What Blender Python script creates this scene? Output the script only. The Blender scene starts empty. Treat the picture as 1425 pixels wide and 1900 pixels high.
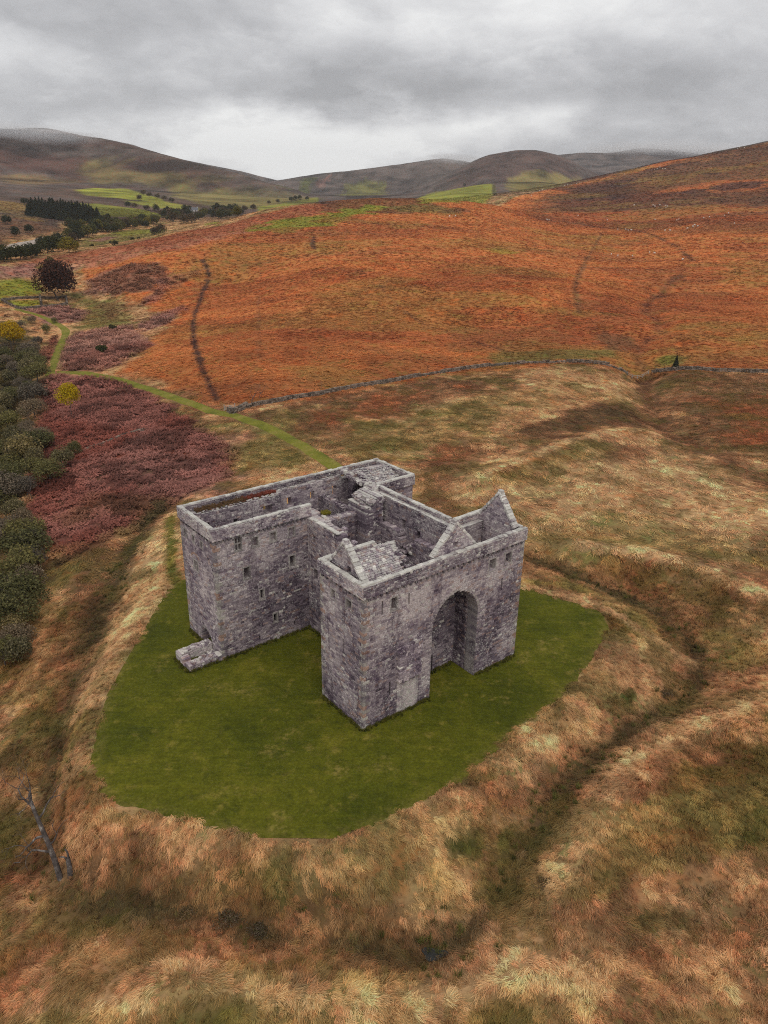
import bpy, math, random
import numpy as np
from mathutils import Matrix, Vector

random.seed(7)
R = np.random.RandomState(11)
S = bpy.context.scene
C = S.collection

# ------------------------------------------------------------------ camera
FPX, PITCH, ROLL, CAMH = 1382.74, .396, .016, 52.0
AX, AY, YAW = -1.842, 64.054, .679          # castle corner and heading
cp, sp, cr, sr = math.cos(PITCH), math.sin(PITCH), math.cos(ROLL), math.sin(ROLL)
fwd = Vector((0, cp, -sp)); up0 = Vector((0, sp, cp)); ri0 = Vector((1, 0, 0))
ri = cr * ri0 + sr * up0
up = -sr * ri0 + cr * up0
cam_d = bpy.data.cameras.new('camera')
cam = bpy.data.objects.new('camera', cam_d); C.objects.link(cam)
m = Matrix.Identity(4)
for i in range(3):
    m[i][0], m[i][1], m[i][2] = ri[i], up[i], -fwd[i]
m[2][3] = CAMH
cam.matrix_world = m
cam_d.sensor_fit = 'VERTICAL'; cam_d.sensor_height = 24.0; cam_d.lens = 24.0 * FPX / 1900
cam_d.clip_start = .5; cam_d.clip_end = 30000
S.camera = cam
S.view_settings.view_transform = 'Standard'; S.view_settings.look = 'None'
S.view_settings.gamma = 1.0; S.view_settings.use_curve_mapping = False
S.view_settings.exposure = 0.3
S.cycles.max_bounces = 8; S.cycles.diffuse_bounces = 3; S.cycles.volume_bounces = 4
S.cycles.glossy_bounces = 2; S.cycles.transmission_bounces = 2; S.cycles.transparent_max_bounces = 8
S.cycles.use_denoising = False; S.cycles.pixel_filter_type = 'BLACKMAN_HARRIS'; S.cycles.filter_width = 1.05

# ------------------------------------------------------------------ sun
SUN_EL, SUN_AZ = math.radians(58), math.radians(172)     # azimuth clockwise from +Y
sd = bpy.data.lights.new('sun', 'SUN'); sd.energy = 1.0; sd.angle = math.radians(40); sd.color = (1, .955, .89)
so = bpy.data.objects.new('sun', sd); C.objects.link(so)
sv = Vector((math.sin(SUN_AZ) * math.cos(SUN_EL), math.cos(SUN_AZ) * math.cos(SUN_EL), math.sin(SUN_EL)))
so.rotation_euler = sv.to_track_quat('Z', 'Y').to_euler()

# ------------------------------------------------------------------ node helper
class NT:
    def __init__(s, tree):
        s.t = tree; s.n = tree.nodes; s.l = tree.links
    def new(s, typ, **kw):
        n = s.n.new(typ)
        for k, v in kw.items(): setattr(n, k, v)
        return n
    def put(s, sock, v):
        if isinstance(v, bpy.types.NodeSocket): s.l.new(v, sock)
        elif v is not None: sock.default_value = v
    def math(s, op, a, b=None, c=None, clamp=False):
        n = s.new('ShaderNodeMath', operation=op, use_clamp=clamp)
        s.put(n.inputs[0], a); s.put(n.inputs[1], b); s.put(n.inputs[2], c)
        return n.outputs[0]
    def vmath(s, op, a, b=None, scale=None):
        n = s.new('ShaderNodeVectorMath', operation=op)
        s.put(n.inputs[0], a); s.put(n.inputs[1], b)
        if scale is not None: s.put(n.inputs['Scale'], scale)
        return n.outputs[0] if op not in ('DOT_PRODUCT', 'LENGTH', 'DISTANCE') else n.outputs['Value']
    def noise(s, vec, scale, detail=4, rough=.55, dist=0.0, out=0):
        n = s.new('ShaderNodeTexNoise')
        if vec is not None: s.put(n.inputs['Vector'], vec)
        s.put(n.inputs['Scale'], scale); n.inputs['Detail'].default_value = detail
        n.inputs['Roughness'].default_value = rough; n.inputs['Distortion'].default_value = dist
        return n.outputs[out]
    def ramp(s, fac, stops, interp='LINEAR'):
        n = s.new('ShaderNodeValToRGB'); e = n.color_ramp; e.interpolation = interp
        while len(e.elements) < len(stops): e.elements.new(.5)
        for k, (p, c) in zip(e.elements, stops):
            k.position = p; k.color = (*c, 1) if len(c) == 3 else c
        s.put(n.inputs[0], fac); return n.outputs[0]
    def rng(s, v, a, b, c=0., d=1., smooth=True):
        n = s.new('ShaderNodeMapRange', interpolation_type='SMOOTHSTEP' if smooth else 'LINEAR')
        s.put(n.inputs['Value'], v)
        for nm, q in (('From Min', a), ('From Max', b), ('To Min', c), ('To Max', d)): s.put(n.inputs[nm], q)
        return n.outputs[0]
    def mix(s, fac, a, b, mode='MIX'):
        n = s.new('ShaderNodeMix', data_type='RGBA', blend_type=mode)
        s.put(n.inputs[0], fac)
        for k, v in ((6, a), (7, b)):
            if isinstance(v, (tuple, list)) and len(v) == 3: v = (*v, 1)
            s.put(n.inputs[k], v)
        return n.outputs[2]
    def attr(s, name, typ='GEOMETRY'):
        n = s.new('ShaderNodeAttribute', attribute_name=name, attribute_type=typ); return n

# ------------------------------------------------------------------ world
W = bpy.data.worlds.new('World'); S.world = W; W.use_nodes = True
t = NT(W.node_tree); t.n.clear()
dirv = t.vmath('NORMALIZE', t.new('ShaderNodeTexCoord').outputs['Generated'])
sx = t.new('ShaderNodeSeparateXYZ'); t.l.new(dirv, sx.inputs[0])
zc = t.math('MAXIMUM', sx.outputs[2], 0.0)
den = t.math('ADD', zc, .34)
cb = t.new('ShaderNodeCombineXYZ')
t.put(cb.inputs[0], t.math('DIVIDE', sx.outputs[0], den)); t.put(cb.inputs[1], t.math('DIVIDE', sx.outputs[1], den))
warp = t.noise(cb.outputs[0], 2.2, 6, .62, out=1)
wv = t.vmath('SCALE', t.vmath('SUBTRACT', warp, (.5, .5, .5)), scale=.28)
pv = t.vmath('ADD', cb.outputs[0], wv)
n1 = t.noise(pv, 2.5, 8, .56); n2 = t.noise(pv, .95, 3, .5)
az = t.math('MULTIPLY', t.math('ARCTAN2', sx.outputs[0], sx.outputs[1]), 57.3)
el = t.math('MULTIPLY', t.math('ARCSINE', sx.outputs[2]), 57.3)
wa = t.new('ShaderNodeSeparateXYZ'); t.l.new(t.vmath('SUBTRACT', warp, (.5, .5, .5)), wa.inputs[0])
az = t.math('ADD', az, t.math('MULTIPLY', wa.outputs[0], 17.0)); el = t.math('ADD', el, t.math('MULTIPLY', wa.outputs[1], 5.5))
n3 = t.noise(pv, 7.5, 6, .6); val = t.math('ADD', t.math('ADD', t.math('MULTIPLY', n1, .66), t.math('MULTIPLY', n3, .12)), t.math('MULTIPLY', n2, .22))
val = t.rng(val, .34, .66, .02, .86, smooth=False)
# cloud banks seen in the photograph: (azimuth, elevation, half widths, brightness)
for a0, e0, aw, ew, k in ((-11, 3.0, 7.5, 2.0, .62), (-2, 4.3, 10, 1.5, .34), (10, 10.5, 10, 2.8, .42), (-22, 7.0, 8, 2.4, .26), (7, 5.0, 7, 1.3, .26), (-6, 13, 9, 2., .15),
                          (2, 7.4, 14, 1.5, -.40), (18, 7.0, 9, 2.8, -.26), (-9, 6.0, 9, 1.2, -.26), (0, 16.5, 15, 2.2, -.18), (23, 4, 6, 2.0, -.14), (-26, 5.0, 7, 2.0, -.24), (-20, 11.5, 7, 1.6, -.14)):
    u_ = t.math('DIVIDE', t.math('SUBTRACT', az, a0), aw); v_ = t.math('DIVIDE', t.math('SUBTRACT', el, e0), ew)
    q = t.math('ADD', t.math('MULTIPLY', u_, u_), t.math('MULTIPLY', v_, v_))
    g = t.math('POWER', 2.71828, t.math('MULTIPLY', q, -.7))
    val = t.math('ADD', val, t.math('MULTIPLY', g, k))
ccol = t.ramp(val, [(0, (3.2, 3.2, 3.28)), (.35, (4.5, 4.5, 4.6)), (.65, (6.1, 6.1, 6.15)), (1, (7.9, 7.9, 7.8))])
sky = t.new('ShaderNodeTexSky', sky_type='NISHITA'); sky.sun_disc = False
sky.sun_elevation = SUN_EL; sky.sun_rotation = SUN_AZ
mixed = t.mix(.965, sky.outputs[0], ccol)
bg = t.new('ShaderNodeBackground'); bg.inputs[1].default_value = .1; t.l.new(mixed, bg.inputs[0])
ow = t.new('ShaderNodeOutputWorld'); t.l.new(bg.outputs[0], ow.inputs[0])

# ------------------------------------------------------------------ numpy helpers
def rays(P):
    P = np.atleast_2d(np.asarray(P, float)); a, b = P[:, 0] - 712.5, P[:, 1] - 950
    u, v = cr * a + sr * b, -sr * a + cr * b
    X, U = u / FPX, -v / FPX
    return np.stack([X, cp + U * sp, -sp + U * cp], 1)

def on_z(P, z):
    d = rays(P); k = (z - CAMH) / d[:, 2]
    return d[:, :2] * k[:, None]

def vnoise(x, y, seed):
    xi, yi = np.floor(x).astype(np.int64), np.floor(y).astype(np.int64)
    fx, fy = x - xi, y - yi
    fx, fy = fx * fx * (3 - 2 * fx), fy * fy * (3 - 2 * fy)
    def h(i, j):
        n = (i * 374761393 + j * 668265263 + seed * 1442695041) & 0x7fffffff
        n = ((n ^ (n >> 13)) * 1274126177) & 0x7fffffff
        return ((n ^ (n >> 16)) & 0xffff) / 65535.0
    a = h(xi, yi) * (1 - fx) + h(xi + 1, yi) * fx
    b = h(xi, yi + 1) * (1 - fx) + h(xi + 1, yi + 1) * fx
    return a * (1 - fy) + b * fy

def fbm(x, y, scale, octv=4, seed=0, gain=.5):
    s = np.zeros_like(x, dtype=float); a, tot, f = 1., 0., 1. / scale
    for o in range(octv):
        s += a * vnoise(x * f + 31.7 * o, y * f - 17.3 * o, seed + o); tot += a; a *= gain; f *= 2.03
    return s / tot

def sstep(a, b, x):
    k = np.clip((x - a) / (b - a), 0, 1); return k * k * (3 - 2 * k)

def seg_dist(x, y, P, closed=False):
    d = np.full(x.shape, 1e9); n = len(P)
    for i in range(n if closed else n - 1):
        a, b = P[i], P[(i + 1) % n]; e = b - a; L = e @ e + 1e-9
        k = np.clip(((x - a[0]) * e[0] + (y - a[1]) * e[1]) / L, 0, 1)
        d = np.minimum(d, (x - a[0] - k * e[0]) ** 2 + (y - a[1] - k * e[1]) ** 2)
    return np.sqrt(d)

def sdf(x, y, P):
    d = seg_dist(x, y, P, True); ins = np.zeros(x.shape, bool); n = len(P)
    for i in range(n):
        a, b = P[i], P[(i + 1) % n]
        if a[1] == b[1]: continue
        c = (a[1] > y) != (b[1] > y)
        ins ^= c & (x < (b[0] - a[0]) * (y - a[1]) / (b[1] - a[1]) + a[0])
    return np.where(ins, -d, d)

def smooth_poly(P, it=2, closed=True):
    P = np.asarray(P, float)
    for _ in range(it):
        Q = []
        n = len(P)
        for i in range(n if closed else n - 1):
            a, b = P[i], P[(i + 1) % n]; Q += [a * .75 + b * .25, a * .25 + b * .75]
        if not closed: Q = [P[0]] + Q + [P[-1]]
        P = np.array(Q)
    return P

cy_, sy_ = math.cos(YAW), math.sin(YAW)
def L2W(u, v):      # castle-plan metres to world
    return np.array([AX + u * cy_ - v * sy_, AY + u * sy_ + v * cy_])

# ------------------------------------------------------------------ the lie of the land: levels read along the slopes
ctrl = []
def cz(z, *pts):
    for q in pts:
        w = on_z(q, z)[0]; ctrl.append((w[0], w[1], z))
def crd(*pts):
    for px, py, r in pts:
        d = rays((px, py))[0]; h = math.hypot(d[0], d[1]); ctrl.append((d[0] / h * r, d[1] / h * r, CAMH + d[2] / h * r))
def ca(*pts):       # azimuth deg, range, level
    for a, r, z in pts: ctrl.append((r * math.sin(math.radians(a)), r * math.cos(math.radians(a)), z))
cz(0, (300, 1150), (220, 1280), (190, 1420), (330, 1490), (500, 1530), (620, 1530), (760, 1480), (900, 1390), (1040, 1270), (1110, 1170), (1000, 1110), (640, 1250), (450, 1180))
for q in ((10, 15), (25, 30), (0, 32), (28, 12)): ctrl.append((*L2W(*q), 0.))
cz(-6, (0, 1900)); cz(-4, (350, 1900)); cz(-3.2, (712, 1900)); cz(-2.6, (1100, 1900)); cz(-2, (1425, 1900))
cz(-6.5, (0, 1650)); cz(-7, (0, 1400)); cz(-8.5, (0, 1200), (0, 1050)); cz(-9.5, (0, 900), (0, 780)); cz(-8, (0, 690)); cz(-6, (60, 900), (60, 780))
cz(-4.2, (100, 1500), (110, 1380)); cz(-5, (110, 1200), (150, 1080)); cz(-3.4, (200, 1010), (210, 900)); cz(-1.2, (330, 920), (420, 850), (330, 820)); cz(-3.4, (130, 760), (110, 690))
cz(-3.6, (120, 620)); cz(-2.0, (200, 640), (230, 720)); cz(.5, (290, 690)); cz(0, (400, 760))
cz(-3, (400, 1700)); cz(-3.2, (800, 1780)); cz(-2.4, (1000, 1660)); cz(-2.5, (1270, 1270)); cz(-1.6, (1150, 1080)); cz(-.8, (1000, 1040)); cz(-.8, (1200, 1450), (1425, 1330)); cz(-1.2, (1425, 1580))
cz(1, (850, 850), (640, 840)); cz(2, (1100, 850), (1300, 830), (650, 760)); cz(1.2, (1425, 920)); cz(.4, (1425, 1120)); cz(3, (1000, 760)); cz(1.6, (1200, 745)); cz(3.4, (1425, 760))
cz(1, (430, 765)); cz(2.5, (600, 730)); cz(3.5, (800, 700)); cz(5, (1000, 678), (1130, 680)); cz(2.6, (1190, 697)); cz(4, (1250, 692)); cz(6, (1425, 690))
cz(4.5, (470, 690), (400, 640)); cz(7.5, (600, 610), (760, 600), (900, 600)); cz(7, (1050, 610)); cz(7.5, (1190, 620)); cz(11, (1425, 600)); cz(2, (330, 610))
cz(20, (712, 500), (850, 500)); cz(17, (560, 505)); cz(11, (420, 520)); cz(26.5, (712, 460)); cz(17, (1000, 530))
crd((712, 420, 570), (712, 390, 655), (712, 367, 725), (600, 420, 560), (600, 376, 715), (500, 450, 500), (500, 389, 680), (475, 398, 655), (400, 460, 480), (400, 423, 610),
    (320, 480, 460), (320, 433, 600), (240, 500, 450), (157, 463, 555), (157, 520, 465), (0, 493, 480), (0, 540, 430), (108, 557, 433),
    (850, 440, 540), (850, 373, 730), (950, 420, 640), (950, 388, 760), (1020, 412, 735), (950, 364, 1040), (1000, 480, 480), (1100, 470, 545), (1100, 420, 740), (1200, 480, 545),
    (1270, 480, 520), (1200, 560, 372), (1300, 540, 420), (1425, 500, 480), (1425, 420, 690), (1425, 371, 900), (1425, 320, 1130), (1425, 262, 1420), (1300, 430, 660), (1300, 371, 900),
    (1300, 325, 1130), (1300, 288, 1360), (1200, 371, 930), (1200, 335, 1130), (1200, 306, 1290), (1100, 380, 930), (1100, 350, 1090), (1100, 331, 1210), (1040, 346, 1150))
# hidden ground behind the two crests, the valley and the rising far side
ca((-.4, 820, 44), (-.4, 1000, 40), (-8, 850, 36), (-14, 760, 22), (-20, 660, 14), (5, 900, 42), (5, 1300, 58), (11, 1500, 62), (18, 1700, 80), (25, 1900, 130), (11, 2200, 85), (25, 2600, 120), (0, 1700, 52), (0, 2300, 66), (34, 1500, 190), (34, 900, 70), (40, 400, 14), (40, 200, 6))
crd((60, 440, 790), (0, 470, 660), (0, 452, 750), (150, 440, 800), (100, 420, 930), (0, 400, 1000), (60, 412, 960), (180, 412, 1000), (250, 400, 1150), (360, 396, 1280), (440, 392, 1420), (330, 412, 1000), (230, 440, 780),
    (300, 372, 1560), (220, 360, 1650), (150, 352, 1750), (0, 360, 1500), (60, 345, 1750), (420, 372, 1760), (500, 372, 1800), (560, 366, 1850), (850, 360, 1400), (910, 345, 1560), (790, 366, 1500), (1000, 338, 1700))
ca((-40, 400, 4), (-40, 900, 40), (-40, 1800, 120), (-27, 3200, 120), (-15, 3200, 80), (0, 3500, 80), (20, 4000, 120), (0, 7000, 60), (30, 7000, 60), (-30, 7000, 60))
ctrl = np.array(ctrl)
def thl(x, y):
    r = np.hypot(x, y); return np.clip(np.arctan2(x, y), -.85, .85), np.log(np.maximum(r, 24.))
cX, cY = thl(ctrl[:, 0], ctrl[:, 1]); cX = cX * 1.25
def ker(d2): return .5 * d2 * np.log(d2 + 1e-12)
n = len(ctrl); D2 = (cX[:, None] - cX) ** 2 + (cY[:, None] - cY) ** 2
K = np.zeros((n + 3, n + 3)); K[:n, :n] = ker(D2) + np.eye(n) * 2e-4
K[:n, n] = 1; K[:n, n + 1] = cX; K[:n, n + 2] = cY; K[n:, :n] = K[:n, n:].T
wts = np.linalg.solve(K, np.concatenate([ctrl[:, 2], [0, 0, 0]]))
NTH, NLR = 560, 640
TH = np.linspace(-.85, .85, NTH); LR = np.linspace(math.log(24.), math.log(9000.), NLR)
tab = np.zeros((NTH, NLR))
for i, th in enumerate(TH):
    d2 = (th * 1.25 - cX[:, None]) ** 2 + (LR[None, :] - cY[:, None]) ** 2
    tab[i] = wts[:n] @ ker(d2) + wts[n] + wts[n + 1] * th * 1.25 + wts[n + 2] * LR
tab = np.clip(tab, -14, 220)
# the far fells: crest lines with their own distances
ridges = [  # (crest [(px,py,range)], slope, roundness)
    ([(-260, 262, 2500), (-80, 238, 2600), (0, 240, 2650), (90, 238, 2700), (150, 252, 2600), (200, 259, 2550), (270, 277, 2450), (330, 294, 2350), (420, 316, 2250), (500, 340, 2100), (560, 356, 2000), (620, 378, 1900)], .30, 170),
    ([(190, 262, 4300), (240, 266, 4300), (300, 288, 4300), (440, 316, 4600), (500, 331, 4600), (560, 345, 4600)], .25, 200),
    ([(400, 352, 3600), (520, 334, 3700), (600, 321, 3800), (650, 317, 3800), (740, 305, 3900), (820, 293, 3900), (870, 300, 3900), (960, 330, 3900)], .27, 160),
    ([(700, 372, 3100), (760, 352, 3100), (830, 322, 3150), (900, 289, 3200), (955, 279, 3250), (1000, 279, 3250), (1050, 292, 3250), (1100, 320, 3200), (1200, 350, 3200)], .30, 230),
    ([(960, 300, 5000), (1040, 287, 5000), (1090, 283, 5000), (1130, 285, 5000), (1190, 274, 5200), (1260, 281, 5200), (1400, 300, 5200)], .25, 260),
]
rr = np.exp(LR)[None, :]
for k, (cr_, sl, b) in enumerate(ridges):
    d = rays([q[:2] for q in cr_]); h = np.hypot(d[:, 0], d[:, 1]); th = np.arctan2(d[:, 0], d[:, 1]); rc = np.array([q[2] for q in cr_], float)
    zz = CAMH + d[:, 2] / h * rc
    o = np.argsort(th); rcI = np.interp(TH, th[o], rc[o]); zI = np.interp(TH, th[o], zz[o])
    for _ in range(6): zI[1:-1] = .25 * zI[:-2] + .5 * zI[1:-1] + .25 * zI[2:]
    out = np.maximum(0, np.maximum(th.min() - TH, TH - th.max())); zI = zI - out * rcI * .5
    xx, yy = rr * np.sin(TH)[:, None], rr * np.cos(TH)[:, None]
    dr = np.abs(rr - rcI[:, None])
    gul = (np.abs(fbm(xx, yy, 420, 5, 90 + k) - .5) * 2) * 62 * sstep(60, 420, dr)
    hr = zI[:, None] - sl * (np.sqrt(dr ** 2 + b * b) - b) - gul + (fbm(xx, yy, 160, 3, 50 + k) - .5) * 14 * sstep(30, 200, dr)
    kk = 18.
    mm = np.maximum(tab, hr); tab = mm + kk * np.log(np.exp((tab - mm) / kk) + np.exp((hr - mm) / kk)) - kk * math.log(2) * np.exp(-np.abs(tab - hr) / kk)

def base_h(x, y):
    a, l = thl(x, y)
    fi = (a - TH[0]) / (TH[1] - TH[0]); fj = np.clip((l - LR[0]) / (LR[1] - LR[0]), 0, NLR - 1.001)
    i = np.clip(fi.astype(int), 0, NTH - 2); j = fj.astype(int); fi = fi - i; fj = fj - j
    return (tab[i, j] * (1 - fi) + tab[i + 1, j] * fi) * (1 - fj) + (tab[i, j + 1] * (1 - fi) + tab[i + 1, j + 1] * fi) * fj

LAWN = on_z([(352, 1070), (322, 1088), (285, 1140), (240, 1215), (202, 1290), (183, 1370), (179, 1420), (192, 1465), (230, 1490), (310, 1505), (400, 1530), (480, 1553), (570, 1557), (640, 1545),
             (740, 1500), (840, 1455), (900, 1405), (960, 1350), (1030, 1295), (1080, 1240), (1112, 1195), (1123, 1160), (1116, 1138), (1060, 1118), (1000, 1100), (962, 1090)], 0.)
LAWN = np.vstack([LAWN, [L2W(29, 17), L2W(29, 33), L2W(20, 34.5), L2W(0, 34.5)]])
LAWN = smooth_poly(LAWN, 2)
DITCH = smooth_poly(on_z([(300, 935), (245, 1000), (215, 1060), (170, 1160), (120, 1280), (90, 1400), (70, 1520), (120, 1635), (230, 1645), (400, 1685), (560, 1722), (700, 1745), (800, 1768), (900, 1690), (980, 1580),
                          (1080, 1440), (1190, 1345), (1290, 1290), (1300, 1225), (1240, 1150), (1120, 1088), (1000, 1055)], -2.5), 2, False)
OUTER = smooth_poly(on_z([(300, 1790), (560, 1840), (800, 1850), (960, 1760), (1060, 1600), (1140, 1450), (1260, 1360), (1425, 1312)], -1.5), 2, False)
RIDGE2 = smooth_poly(on_z([(1500, 1150), (1425, 1112), (1320, 1060), (1200, 1020), (1080, 1005)], 1), 2, False)
RIDGE3 = smooth_poly(on_z([(1425, 880), (1300, 830), (1180, 800), (1060, 830), (900, 880)], 2), 2, False)
GULLY = smooth_poly(on_z([(1195, 698), (1215, 770), (1290, 825), (1350, 850), (1440, 885)], 2), 2, False)
ROW = smooth_poly(np.vstack([on_z([(1200, 690)], 3), on_z([(1180, 640)], 6), on_z([(1235, 600)], 9), on_z([(1185, 562)], 11), on_z([(1262, 515)], 15)]), 1, False)

def height(x, y):
    x = np.asarray(x, float); y = np.asarray(y, float)
    shp = x.shape; x = x.ravel(); y = y.ravel()
    h = base_h(x, y); r = np.hypot(x, y)
    near = r < 420
    if near.any():
        xn, yn = x[near], y[near]; hn = h[near]
        d = np.full(xn.shape, 99.); k = r[near] < 150
        d[k] = sdf(xn[k], yn[k], LAWN)
        hn += (fbm(xn, yn, 9, 4, 3) - .5) * .9 * sstep(0, 8, d) + (fbm(xn, yn, 30, 2, 8) - .5) * 1.6 * sstep(4, 25, d)
        dv = fbm(xn, yn, 16, 3, 44); hn -= (.6 + 1.5 * dv) * np.exp(-(np.maximum(seg_dist(xn, yn, DITCH) + (fbm(xn, yn, 7, 3, 45) - .5) * 3.5, 0) / (2.6 + 3.4 * dv)) ** 2)
        hn += 1.0 * np.exp(-(seg_dist(xn, yn, OUTER) / 4.) ** 2) + 1.6 * np.exp(-(seg_dist(xn, yn, RIDGE2) / 3.8) ** 2) + 1.4 * np.exp(-(seg_dist(xn, yn, RIDGE3) / 4.6) ** 2)
        hn -= 2.2 * np.exp(-(seg_dist(xn, yn, GULLY) / 6.) ** 2) + 2. * np.exp(-(seg_dist(xn, yn, ROW) / 6.) ** 2)
        w = 1 - sstep(.8, 5.5, d)
        h[near] = hn * (1 - w)
    far = ~near
    h[far] += ((fbm(x[far], y[far], 45, 4, 21) - .5) * 3.2 * sstep(420, 560, r[far]))
    return h.reshape(shp)

def hit(P):
    d = rays(P); hl = np.hypot(d[:, 0], d[:, 1]); ux, uy, sl = d[:, 0] / hl, d[:, 1] / hl, d[:, 2] / hl
    rs = np.exp(np.linspace(math.log(26.), math.log(7500.), 900))
    H = height(ux[:, None] * rs, uy[:, None] * rs); Z = CAMH + sl[:, None] * rs
    g = Z - H; out = []
    for i in range(len(d)):
        b = np.where(g[i] < 0)[0]
        if len(b):
            j = max(b[0], 1); f = g[i, j - 1] / (g[i, j - 1] - g[i, j] + 1e-9); r = rs[j - 1] + f * (rs[j] - rs[j - 1])
        else: r = rs[np.argmin(g[i] / rs)]
        out.append((ux[i] * r, uy[i] * r))
    return np.array(out)

# ------------------------------------------------------------------ land cover
COL = dict(orange=(.57, .195, .06), rust=(.36, .10, .036), brown=(.20, .095, .045), heather=(.085, .042, .034), red=(.24, .075, .052), mauve=(.36, .168, .135), tan=(.66, .375, .175), straw=(.72, .455, .225),
           olive=(.22, .18, .05), green=(.17, .165, .022), bright=(.27, .27, .035), dark=(.07, .058, .024), fern=(.095, .10, .022), fell=(.11, .068, .052), ochre=(.36, .225, .06), moor=(.105, .08, .072))
zones = []
def zone(col, pts, soft=2., amp=3., k=1., ns=8.):
    zones.append((np.array(COL[col]), hit(pts), None, soft, amp, k, ns))
def patchy(col, pts, soft, k, thr, sc): zones.append((np.array(COL[col]), hit(pts), None, soft, soft, k, 20., thr, sc))
def ell(cx, cy, a, b, tilt=0.):
    q = np.linspace(0, 2 * math.pi, 12, endpoint=False); X, Y = a * np.cos(q), b * np.sin(q); ct, st = math.cos(tilt), math.sin(tilt)
    return list(zip(cx + X * ct - Y * st, cy + X * st + Y * ct))
def line(col, pts, w, soft=1., amp=1., k=1., ns=5.):
    zones.append((np.array(COL[col]), smooth_poly(hit(pts), 1, False), w, soft, amp, k, ns))
zone('orange', [(1700, 690), (1425, 690), (1250, 690), (1190, 696), (1130, 681), (1000, 677), (800, 699), (600, 735), (470, 755), (400, 748), (330, 722), (230, 692), (275, 640), (330, 590), (250, 560), (150, 520), (150, 470), (320, 435), (475, 400), (600, 377),
                (720, 368), (850, 374), (950, 367), (1040, 348), (1200, 308), (1425, 264), (1700, 215)], 3, 5)
zone('rust', ell(900, 520, 150, 30), 25, 30, .5, 40); zone('rust', ell(1250, 560, 160, 30), 20, 30, .6, 40); zone('rust', ell(560, 620, 120, 40), 20, 30, .45, 40); zone('rust', ell(1080, 600, 60, 50), 14, 20, .7, 20)
zone('rust', ell(1230, 400, 240, 26), 30, 40, .6, 60); zone('ochre', ell(1350, 620, 110, 18), 10, 20, .55, 20); zone('ochre', ell(1080, 445, 90, 12), 10, 20, .35, 20)
zone('rust', [(980, 400), (1040, 348), (1200, 308), (1425, 264), (1700, 215), (1700, 420), (1425, 430), (1200, 420), (1080, 415)], 40, 60, .55, 60); zone('brown', [(1000, 372), (1080, 345), (1200, 312), (1425, 266), (1600, 230), (1600, 330), (1425, 330), (1250, 345), (1100, 372)], 20, 45, .85, 45)
for e in ((1374, 294, 70, 13, -.2), (1225, 318, 80, 9, -.2), (1295, 357, 30, 6), (1372, 345, 52, 7, -.1), (1262, 371, 28, 4), (1412, 374, 26, 9, -.2), (1080, 367, 22, 4), (1135, 366, 26, 4), (1330, 372, 20, 4), (1160, 340, 40, 4, -.2), (1310, 320, 30, 4)):
    zone('heather', ell(*e), 5, 16, .85, 16)
zone('ochre', ell(1170, 318, 40, 4, -.2), 6, 14, .6, 14); zone('ochre', ell(1190, 330, 14, 3), 5, 10, .6, 14)
zone('mauve', [(40, 487), (157, 464), (320, 435), (475, 400), (600, 378), (690, 368), (620, 390), (520, 412), (430, 440), (330, 462), (250, 475), (120, 505), (0, 510)], 6, 14, .5, 25)
zone('rust', [(40, 487), (157, 464), (320, 435), (475, 400), (600, 378), (690, 368), (620, 390), (520, 412), (430, 432), (330, 450), (200, 470), (60, 500)], 6, 14, .55, 25)
zone('brown', [(600, 392), (690, 368), (800, 374), (820, 386), (740, 398), (680, 395)], 5, 14, .8, 20)
zone('bright', [(440, 432), (520, 407), (600, 397), (680, 380), (705, 384), (660, 404), (600, 420), (530, 430)], 5, 15, .95, 14)
zone('bright', ell(930, 466, 34, 5, .15), 3, 8, .6); zone('olive', ell(790, 388, 60, 7), 6, 18, .6, 16); zone('heather', ell(840, 392, 30, 4), 5, 12, .7)
zone('ochre', ell(600, 450, 30, 22), 8, 14, .35)
zone('mauve', [(150, 522), (205, 500), (290, 490), (318, 508), (290, 538), (210, 552), (160, 545)], 3, 7, .75); zone('brown', [(150, 522), (205, 500), (290, 490), (318, 508), (290, 538), (210, 552)], 3, 9, .5)
zone('mauve', [(255, 605), (290, 585), (340, 568), (345, 576), (310, 600), (268, 616)], 2, 3, .9); zone('mauve', [(300, 520), (370, 505), (372, 510), (330, 530), (285, 560), (255, 572)], 2, 4, .7)
zone('olive', [(130, 545), (200, 560), (250, 585), (240, 612), (190, 606), (150, 612), (150, 590), (175, 580)], 3, 5, .8); zone('brown', [(180, 560), (230, 570), (210, 590), (190, 585)], 2, 5, .6)
FELL = [(980, 400), (1040, 348), (1200, 308), (1425, 264), (1700, 215), (1700, 440), (1425, 440), (1200, 430), (1080, 415)]
patchy('heather', FELL, 30, .75, .53, 130); patchy('brown', FELL, 30, .5, .50, 90); patchy('ochre', FELL, 30, .35, .56, 60)
HILL = [(1500, 690), (1250, 690), (1130, 681), (1000, 677), (800, 699), (600, 735), (470, 755), (330, 722), (275, 640), (330, 590), (320, 500), (475, 430), (720, 390), (1000, 420), (1425, 440), (1500, 500)]
patchy('rust', HILL, 10, .5, .50, 90); patchy('brown', HILL, 10, .28, .57, 50); patchy('ochre', HILL, 10, .38, .54, 70)
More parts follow.
